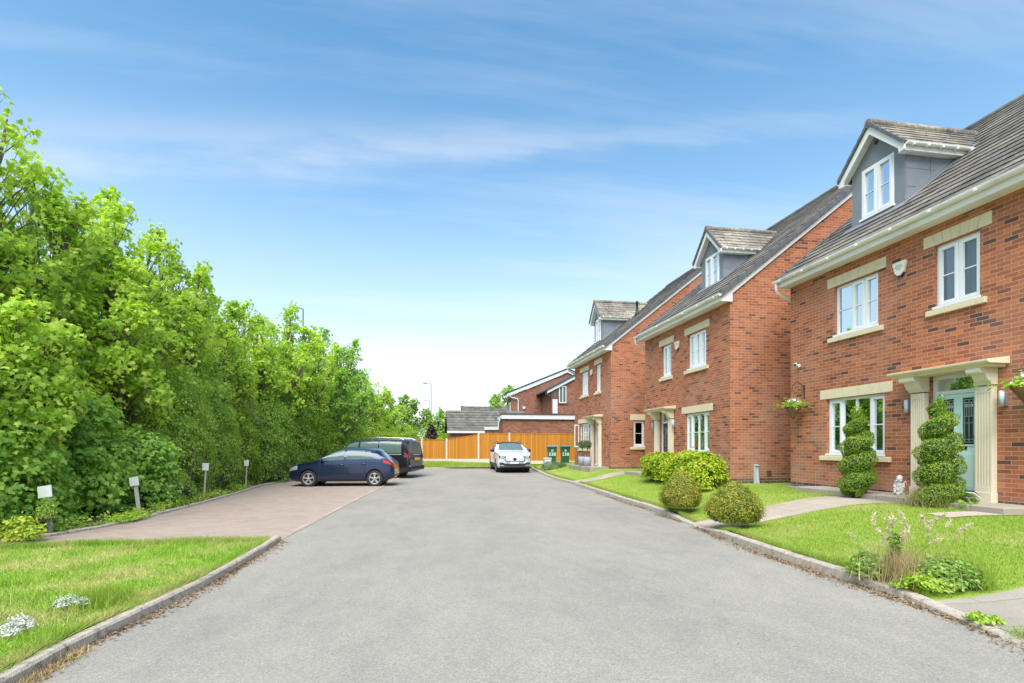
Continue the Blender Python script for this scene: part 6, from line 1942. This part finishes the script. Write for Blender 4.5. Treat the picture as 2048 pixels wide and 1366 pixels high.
# weeds and flowers in the foreground
def weed_clump():
    rs = np.random.default_rng(44)
    t = thing('dry_grass_clump', 'clump of dry straw grass with pale seed heads on the near lawn corner', 'grass clump', (4.98, 4.75, .13))
    n = 1100
    P = np.array([4.98, 4.80, .10])[None] + np.concatenate([rs.normal(size=(n, 2)) * np.array([.16, .14]), np.zeros((n, 1))], 1)
    V, F, r = grass_blades(P, .30, .0045, rs, .55); np_mesh('stalks', V, F, M_straw, t, r)
    mb, ears = MB(), []
    for i in range(26):
        x, y = 4.98 + rs.normal() * .19, 4.85 + rs.normal() * .14
        h = rs.uniform(.34, .62); lx, ly = rs.normal() * .12, rs.normal() * .08
        top = Vector((x + lx, y + ly, .12 + h))
        mb.tube([(x, y, .1), (x + lx * .4, y + ly * .4, .1 + h * .6), top], .0022, 4, cap=False)
        d = Vector((lx * .9 + rs.normal() * .03, ly * .9, .13)).normalized()
        k = 34
        s = rs.random(k)
        C = np.array(top[:])[None] + np.array(d[:])[None] * (s * .12)[:, None] + rs.normal(size=(k, 3)) * .006
        N = rs.normal(size=(k, 3))
        ears.append(leaf_arrays(C, N, np.full(k, .045), (np.array([(0, 0, 0), (.12, .4, .02), (0, 1.3, 0), (-.12, .4, .02)], dtype=np.float32), T_OVAL[1]), np.array(d[:])[None] + rs.normal(size=(k, 3)) * .35, rs))
    mb.build('stems', M_straw, t, fix=False)
    V, F, r = join_arrays(ears); np_mesh('seed_heads', V, F, M_seed, t, r)
weed_clump()
shrub('weed_clump', 'leafy green weeds growing over the kerb right of the dry grass clump', (5.22, 4.55, .12), (.24, .16, .20), M_weed, 45, .035, T_LOBE, 70, 46, group=None, crad=.12, upw=.5, cat='weed', lump=.4)
shrub('weed_clump', 'low bright green weeds at the kerb below the dry grass clump', (4.93, 4.52, .10), (.24, .12, .11), M_leaf_hedge, 46, .032, T_ROUND, 34, 36, group=None, crad=.09, upw=.6, cat='weed')
shrub('weed_clump', 'dark green thistle-like weeds left of the dry grass clump', (4.78, 5.02, .12), (.12, .15, .17), M_weed, 47, .04, T_LOBE, 26, 34, group=None, crad=.10, upw=.5, cat='weed')
t = shrub('thistle', 'tall green thistle standing behind the dry grass clump', (5.06, 4.98, .12), (.05, .05, .44), M_weed, 48, .04, T_LOBE, 18, 18, group=None, crad=.05, upw=.4, cat='weed')
tuft('grass_tuft', 'long grass tuft with seed heads right of the leafy weeds', 'grass clump', (5.42, 4.42, .11), 220, .34, .07, M_blade, 49, .004, None, .45)
shrub('weed_clump', 'small green weed growing on the driveway edge by the kerb', (4.63, 3.72, .04), (.12, .08, .06), M_leaf_hedge, 50, .03, T_ROUND, 14, 16, group=None, crad=.05, cat='weed')
tuft('grass_tuft', 'small grass tuft at the right kerb edge of the driveway', 'grass clump', (4.62, 3.38, .02), 200, .10, .05, M_blade, 51, .003, None, .8)
shrub('silver_plant', 'silvery white ground plant lying in the left verge, larger inner patch', (-3.02, 5.22, .11), (.12, .08, .07), M_leaf_silver, 60, .014, T_LOBE, 26, 20, group='silver plants in the left verge', crad=.055, upw=.6, cat='plant', lump=.6)
shrub('silver_plant', 'trailing silvery white plant nearest the camera in the left verge', (-3.05, 4.62, .11), (.07, .22, .05), M_leaf_silver, 61, .014, T_LOBE, 26, 20, group='silver plants in the left verge', crad=.055, upw=.6, cat='plant', lump=.8, rz=R(28))
tuft('grass_tuft', 'dark green grass tuft behind the silver plant in the verge', 'grass clump', (-2.88, 5.36, .10), 900, .13, .13, M_blade, 62, .0035, None, .7)
shrub('yellow_herb', 'yellow-green leafy herb growing at the near end of the hedge', (-6.2, 9.45, .06), (.20, .16, .30), M_yellowherb, 63, .055, T_ROUND, 26, 24, group='yellow herbs below the hedge', crad=.14, upw=.5, cat='plant')
shrub('yellow_herb', 'low bright green herb spreading over the bay edge below the second sign', (-5.85, 11.9, .05), (.16, .55, .09), M_leaf_hedge, 64, .04, T_ROUND, 40, 26, group='yellow herbs below the hedge', crad=.13, upw=.6, cat='plant')
shrub('creeper', 'small variegated creeper wrapped round the nearest sign post', (-6.25, 10.12, .30), (.12, .10, .26), M_leaf_elder if False else M_leaf_ivy, 65, .045, T_OVAL, 36, 22, group=None, crad=.08, upw=.3, cat='climber')
# low weeds along the kerb below the hedge, uncountable
rs = np.random.default_rng(70)
n = 5200
yy = rs.uniform(9.2, 20.5, n); xx = np.interp(yy, [p[1] for p in BACK], [p[0] for p in BACK]) - .12 - np.abs(rs.normal(size=n)) * .22
P, N, S, T = spray(np.stack([xx, yy, .05 + rs.random(n) ** 2 * .16], 1)[::20], np.tile(np.array([[.5, 0, .5]]), (len(xx[::20]), 1)), 12, .13, .045, rs, upw=.6)
P[:, 2] = np.maximum(P[:, 2], .05)
V, F, r = leaf_arrays(P, N, S, T_ROUND, T, rs)
tag(np_mesh('ground_cover', V, F, M_leaf_hedge, None, r), 'low leafy weeds along the bay edge below the hedge', 'ground cover', kind='stuff')

# ------------------------------------------------------------------ trees, nearest first
G = 'leafy trees along the left side'
tree('maple_tree', 'tallest maple at the left picture edge, cut off by the frame', (-9.95, 12.63, .05), [(1.0, -.4, 9.0, 1.5), (-0.64, 0.32, 9.42, 1.8), (0.75, 0.64, 8.99, 1.44), (0.54, -1.07, 7.81, 1.56), (-0.96, -1.28, 8.24, 1.68)], M_leaf_maple, 101, .115, nspray=70, nleaf=54, group=G)
tree('maple_tree', 'tall pale green maple with a rounded top next to the left edge', (-9.10, 14.23, .05), [(-0.21, 0.43, 8.72, 1.26), (0.64, -0.32, 7.39, 1.32), (-0.64, -0.64, 7.6, 1.32), (0.96, 0.96, 6.74, 1.2)], M_leaf_maple, 102, .115, nspray=73, nleaf=54, group=G)
tree('maple_tree', 'maple with a narrow pointed top, third from the left edge', (-8.45, 15.94, .05), [(0.11, -0.11, 8.56, 0.9), (0.75, 0.54, 7.6, 1.08), (-0.64, 0.32, 7.39, 1.08), (0.96, -0.86, 6.32, 1.2)], M_leaf_maple2, 103, .115, nspray=67, nleaf=51, group=G)
tree('maple_tree', 'maple with a leaning forked top where the tree line first drops', (-8.51, 18.59, .05), [(0.22, -0.22, 8.67, 1.0), (1.01, 0.45, 7.55, 1.13), (-0.56, 0.67, 7.55, 1.13), (1.12, -0.67, 6.43, 1.13)], M_leaf_maple, 104, .115, nspray=67, nleaf=51, group=G)
tree('maple_tree', 'maple with one long side shoot, in the middle of the tree line', (-8.29, 21.17, .05), [(0.22, 0.0, 8.11, 1.0), (1.01, 0.34, 7.1, 1.0), (-0.45, 0.56, 7.21, 1.13), (1.23, -0.56, 5.87, 1.0)], M_leaf_maple, 105, .115, lo=.30, nspray=64, nleaf=48, group=G)
tree('maple_tree', 'lighter maple behind the cream-flowered bush', (-7.84, 24.86, .1), [(0.11, 0.0, 8.0, 1.13), (0.9, 0.67, 7.21, 1.13), (-0.67, -0.67, 7.21, 1.13), (1.01, -0.67, 6.09, 1.13)], M_leaf_maple2, 106, .115, lo=.30, nspray=60, nleaf=45, group=G)
tree('maple_tree', 'yellow-green maple in front of the hidden street lamp', (-6.94, 28.00, .1), [(0.9, .2, 7.75, 1.0), (1.5, .1, 7.2, .9), (0.34, 0.22, 8.78, 0.94), (-0.78, 0.11, 8.0, 1.13), (1.23, 0.34, 7.66, 1.13), (0.45, -1.12, 6.54, 1.25)], M_leaf_maple2, 107, .115, lo=.30, nspray=64, nleaf=45, group=G)
tree('maple_tree', 'darker green maple at the far end of the tall tree line', (-5.94, 30.91, .1), [(0.45, 0.0, 8.22, 1.13), (1.23, 0.67, 7.44, 1.13), (-0.34, 0.78, 7.55, 1.13), (1.34, -0.56, 5.87, 1.25)], M_leaf_syc, 108, .115, lo=.30, nspray=64, nleaf=45, group=G)
tree('maple_tree', 'dark maple stepping down behind the black people carrier', (-5.60, 34.72, .15), [(0.56, 0.22, 7.55, 1.25), (1.46, 0.45, 6.54, 1.13), (-0.45, 0.45, 6.88, 1.25), (1.01, -0.78, 5.31, 1.25)], M_leaf_syc, 109, .115, lo=.30, nspray=60, nleaf=45, group=G)
tree('round_tree', 'rounded yellow-green tree beyond the tall maples', (-4.0, 37.2, .3), [(.2, 0, 6.4, 1.3), (1.3, 0, 5.6, 1.2), (-1.0, .3, 5.9, 1.2), (.9, -.9, 4.9, 1.2), (2.1, .2, 4.5, 1.0)], M_leaf_maple2, 110, .115, nspray=64, nleaf=34, lo=.15, group=G)
tree('spiky_tree', 'dark green tree with bare spiky shoots above the hedge', (-1.9, 43, .3), [(-.6, 0, 5.7, .7), (.4, .2, 5.9, .6), (1.1, 0, 5.5, .7), (1.9, .1, 4.7, .9), (-1.3, 0, 4.9, .9)], M_leaf_dark, 111, .17, nspray=64, nleaf=26, lo=.12, group=G)
tree('round_tree', 'small round green tree beyond the fence left of the garages', (1.6, 50, .3), [(0, 0, 5.0, 1.1), (.9, 0, 4.4, .9), (-.8, 0, 4.3, .9)], M_leaf_syc, 112, .17, T_LOBE, nspray=70, nleaf=34, lo=.15, group='trees beyond the fence')
tree('purple_tree', 'small dark purple-leaved tree beyond the fence', (.75, 47, .3), [(0, 0, 3.6, .5), (.25, 0, 3.0, .45), (-.3, 0, 2.7, .5)], M_leaf_purple, 113, .14, T_LOBE, nspray=60, nleaf=26, lo=.12, group='trees beyond the fence')
tree('round_tree', 'green tree rising behind the grey garage roofs', (9.6, 60, .3), [(0, 0, 8.6, 1.7), (1.5, .3, 8.3, 1.6), (-1.2, 0, 7.5, 1.5), (2.6, 0, 7.2, 1.4)], M_leaf_syc, 114, .15, T_LOBE, nspray=80, nleaf=60, lo=.25, group='trees beyond the fence')
tree('maple_tree', 'young bright green maple hanging over the hedge nearest the camera', (-8.1, 10.4, .0), [(.3, -.1, 4.7, 1.0), (1.0, .2, 4.2, .95), (-.7, -.5, 4.6, 1.1), (-1.2, -1.3, 4.9, 1.1), (.9, 1.1, 4.0, .9)], M_leaf_maple, 120, .105, lo=.48, nspray=60, nleaf=56, group=G)
# second, hidden row that closes the gaps between the trunks
for i, (x, y, h) in enumerate([(-12.2, 10.2, 6.4), (-11.2, 14.2, 6.0), (-10.3, 18.0, 5.6), (-9.6, 21.8, 5.3), (-8.8, 25.5, 5.2), (-7.6, 29.6, 5.0), (-6.9, 34.5, 4.6), (-13.5, 6.6, 6.6)]):
    shrub('thicket_bush', ['tall bush filling the gap behind the first maple trunk', 'tall bush behind the second maple trunk', 'tall bush behind the third and fourth maples', 'tall bush behind the middle of the tree line', 'tall bush behind the lighter maple', 'tall bush behind the dark far maples', 'tall bush between the dark maple and the rounded tree', 'tall bush beyond the left picture edge'][i], (x, y, .0), (2.3, 1.2, h * .62), M_leaf_syc, 130 + i, .16, T_LOBE, 130, 34, 'bushes behind the maples', lump=.3, upw=.5, crad=.5, rz=R(80))
# hedge shrubs along the bays
HG = 'hedge shrubs along the parking bays'
shrub('sycamore_shrub', 'large-leaved sycamore shrub at the left edge below the tall maples', (-8.2, 8.6, .0), (1.3, 1.0, 2.5), M_leaf_syc, 201, .095, T_MAPLE, 120, 60, HG, lump=.35, upw=.55, crad=.42)
shrub('sycamore_shrub', 'large-leaved sycamore shrub behind the nearest leaning sign', (-7.65, 11.0, .0), (1.0, .9, 1.9), M_leaf_syc, 202, .095, T_MAPLE, 110, 60, HG, lump=.35, upw=.55, crad=.38)
shrub('sycamore_shrub', 'drooping sycamore shrub between the two leaning signs', (-7.6, 12.9, .0), (1.1, .85, 2.7), M_leaf_syc, 203, .095, T_MAPLE, 130, 60, HG, lump=.35, upw=.55, crad=.40)
shrub('sycamore_shrub', 'low maple-leaved shrub right of the second leaning sign', (-7.05, 14.4, .0), (.9, .75, 1.7), M_leaf_syc, 204, .09, T_MAPLE, 90, 56, HG, lump=.3, upw=.5, crad=.34)
shrub('ivy_hedge', 'ivy-covered hedge mass behind the upright small sign', (-7.1, 16.7, .0), (1.5, .75, 3.3), M_leaf_ivy, 205, .075, T_OVAL, 230, 60, HG, lump=.16, upw=.3, crad=.30, rz=R(90), power=3.4)
shrub('ivy_hedge', 'ivy-covered hedge mass with yellowish edge behind the smallest sign', (-7.15, 19.3, .0), (1.5, .75, 3.9), M_leaf_ivy, 206, .075, T_OVAL, 240, 60, HG, lump=.16, upw=.3, crad=.30, rz=R(90), power=3.4)
shrub('elder_bush', 'tall elder bush topped with cream blossom in the hedge', (-7.2, 21.9, .0), (1.3, .8, 4.9), M_leaf_hedge, 207, .085, T_OVAL, 240, 60, HG, lump=.2, upw=.35, crad=.34, rz=R(90), power=3.2, extra=(M_leaf_elder, 260, .45, .06))
shrub('hedge_shrub', 'dark glossy hedge shrub in front of the blue car bonnet', (-6.5, 24.2, .0), (1.4, .8, 3.4), M_leaf_dark, 208, .10, T_OVAL, 190, 56, HG, lump=.2, upw=.4, crad=.36, rz=R(85), power=3.0)
shrub('hedge_shrub', 'tall dark hedge shrub behind the blue car roof', (-6.2, 27.0, .0), (1.5, .8, 3.8), M_leaf_dark, 209, .10, T_OVAL, 190, 56, HG, lump=.2, upw=.4, crad=.38, rz=R(80), power=3.0)
shrub('hedge_shrub', 'mid green hedge shrub behind the black people carrier', (-5.3, 30.2, .1), (1.6, .8, 3.1), M_leaf_hedge, 210, .10, T_OVAL, 170, 56, HG, lump=.22, upw=.4, crad=.38, rz=R(75))
shrub('hedge_shrub', 'light green hedge bush beyond the people carrier roof', (-3.4, 34.2, .2), (1.6, .8, 2.6), M_leaf_hedge, 211, .10, T_OVAL, 130, 56, HG, lump=.25, upw=.45, crad=.36, rz=R(0))
shrub('hedge_shrub', 'pale arching shrub behind the left end of the fence', (-.9, 36.2, .3), (1.5, .7, 2.5), M_leaf_hedge, 212, .10, T_OVAL, 120, 50, HG, lump=.35, upw=.55, crad=.34)
shrub('hedge_shrub', 'small bright bush beyond the fence beside the pitched garage', (1.75, 41.5, .3), (.8, .6, 2.1), M_leaf_hedge, 213, .10, T_OVAL, 70, 44, 'bushes beyond the fence', lump=.3, upw=.45, crad=.3)
# ------------------------------------------------------------------ camera, sky, sun
cam = bpy.data.cameras.new('camera')
co = bpy.data.objects.new('camera', cam); col.objects.link(co)
co.location = (0, 0, 1.5); co.rotation_euler = (R(90), 0, R(-9.585))
cam.sensor_width = 36; cam.lens = 1060 / 2048 * 36; cam.shift_y = 211 / 2048
cam.clip_start = .05; cam.clip_end = 3000
sc.camera = co

SUN_EL, SUN_AZ = R(58), math.atan2(-.91, -.42)      # where the sun stands
sd = Vector((math.cos(SUN_AZ) * math.cos(SUN_EL), math.sin(SUN_AZ) * math.cos(SUN_EL), math.sin(SUN_EL)))
sl = bpy.data.lights.new('sun', 'SUN'); sl.energy = 3.0; sl.angle = R(55); sl.color = (1, .96, .90)
so = bpy.data.objects.new('sun', sl); col.objects.link(so)
so.rotation_euler = (-sd).to_track_quat('-Z', 'Y').to_euler()

w = bpy.data.worlds.new('World'); sc.world = w; w.use_nodes = True
w.node_tree.nodes.clear()
g = NG(w.node_tree)
sky = g.n('TexSky', None, sky_type='NISHITA')
sky.sun_disc = False; sky.sun_elevation = SUN_EL; sky.sun_rotation = math.atan2(sd.x, sd.y)
sky.air_density = 1.0; sky.dust_density = .6; sky.ozone_density = 1.0; sky.altitude = 50
d = g.n('TexCoord').outputs['Generated']
p = g.n('SeparateXYZ', {0: d})
zc = g.math('ADD', g.math('MAXIMUM', p.outputs[2], 0.0), .10)
q = g.n('CombineXYZ', {0: g.math('DIVIDE', p.outputs[0], zc), 1: g.math('DIVIDE', p.outputs[1], zc)})
m1 = g.n('Mapping', {'Vector': q.outputs[0], 'Rotation': (0, 0, R(-12)), 'Scale': (.26, 1.55, 1), 'Location': (.35, .2, 0)}).outputs[0]
wv = g.n('TexNoise', {'Vector': m1, 'Scale': .8, 'Detail': 2})
m2 = g.mix(.14, m1, wv.outputs[1], 'ADD')
n1 = g.noise(.75, m2, 7, .58)
f1 = g.ramp(n1, [(.47, (0, 0, 0)), (.70, (1, 1, 1))])
hz = g.ramp(p.outputs[2], [(0.0, (1, 1, 1)), (.10, (.9, .9, .9)), (.24, (.40, .40, .40)), (.42, (.09, .09, .09)), (.62, (0, 0, 0))])
sk = g.n('HueSaturation', {'Saturation': 1.2, 'Hue': .486, 'Value': 1.2, 'Color': sky.outputs[0]}).outputs[0]
c = g.mix(g.math('MULTIPLY', f1, .62), sk, (4.1, 4.4, 4.9, 1))
ya = g.math('MAXIMUM', p.outputs[1], .05)
aa = g.math('DIVIDE', p.outputs[0], ya); bb = g.math('DIVIDE', p.outputs[2], ya)
line = g.math('ADD', g.math('ADD', .565, g.math('MULTIPLY', aa, .12)), g.math('MULTIPLY', g.math('MULTIPLY', aa, aa), .04))
sv = g.n('CombineXYZ', {0: g.math('MULTIPLY', aa, 1.6), 1: g.math('MULTIPLY', bb, 7.0)}).outputs[0]
sn = g.noise(2.0, sv, 6, .6)
wid = g.math('ADD', .022, g.math('MULTIPLY', g.math('MAXIMUM', g.math('SUBTRACT', .35, aa), 0.0), .045))
dv = g.math('DIVIDE', g.math('ADD', g.math('SUBTRACT', bb, line), g.math('MULTIPLY', g.math('SUBTRACT', sn, .5), .10)), wid)
band = g.math('POWER', 2.718, g.math('MULTIPLY', g.math('MULTIPLY', dv, dv), -1.0))
band = g.math('MULTIPLY', band, g.math('MULTIPLY', g.math('GREATER_THAN', p.outputs[1], .05), g.ramp(sn, [(.3, (.25, .25, .25)), (.65, (1, 1, 1))])))
c = g.mix(g.math('MULTIPLY', band, g.math('MULTIPLY', .36, g.math('SUBTRACT', 1.0, g.math('MULTIPLY', aa, .85), clamp=True))), c, (4.4, 4.55, 4.8, 1))
c = g.mix(g.math('MULTIPLY', hz, .92), c, (5.3, 5.5, 5.6, 1))
bg = g.n('Background', {'Color': c, 'Strength': .10})
o = g.n('OutputWorld'); g.L.new(bg.outputs[0], o.inputs[0])

sc.view_settings.view_transform = 'Standard'; sc.view_settings.look = 'None'
sc.view_settings.exposure = 1.15; sc.view_settings.gamma = 1
sc.cycles.max_bounces = 9; sc.cycles.transparent_max_bounces = 12
sc.cycles.diffuse_bounces = 8; sc.cycles.glossy_bounces = 3
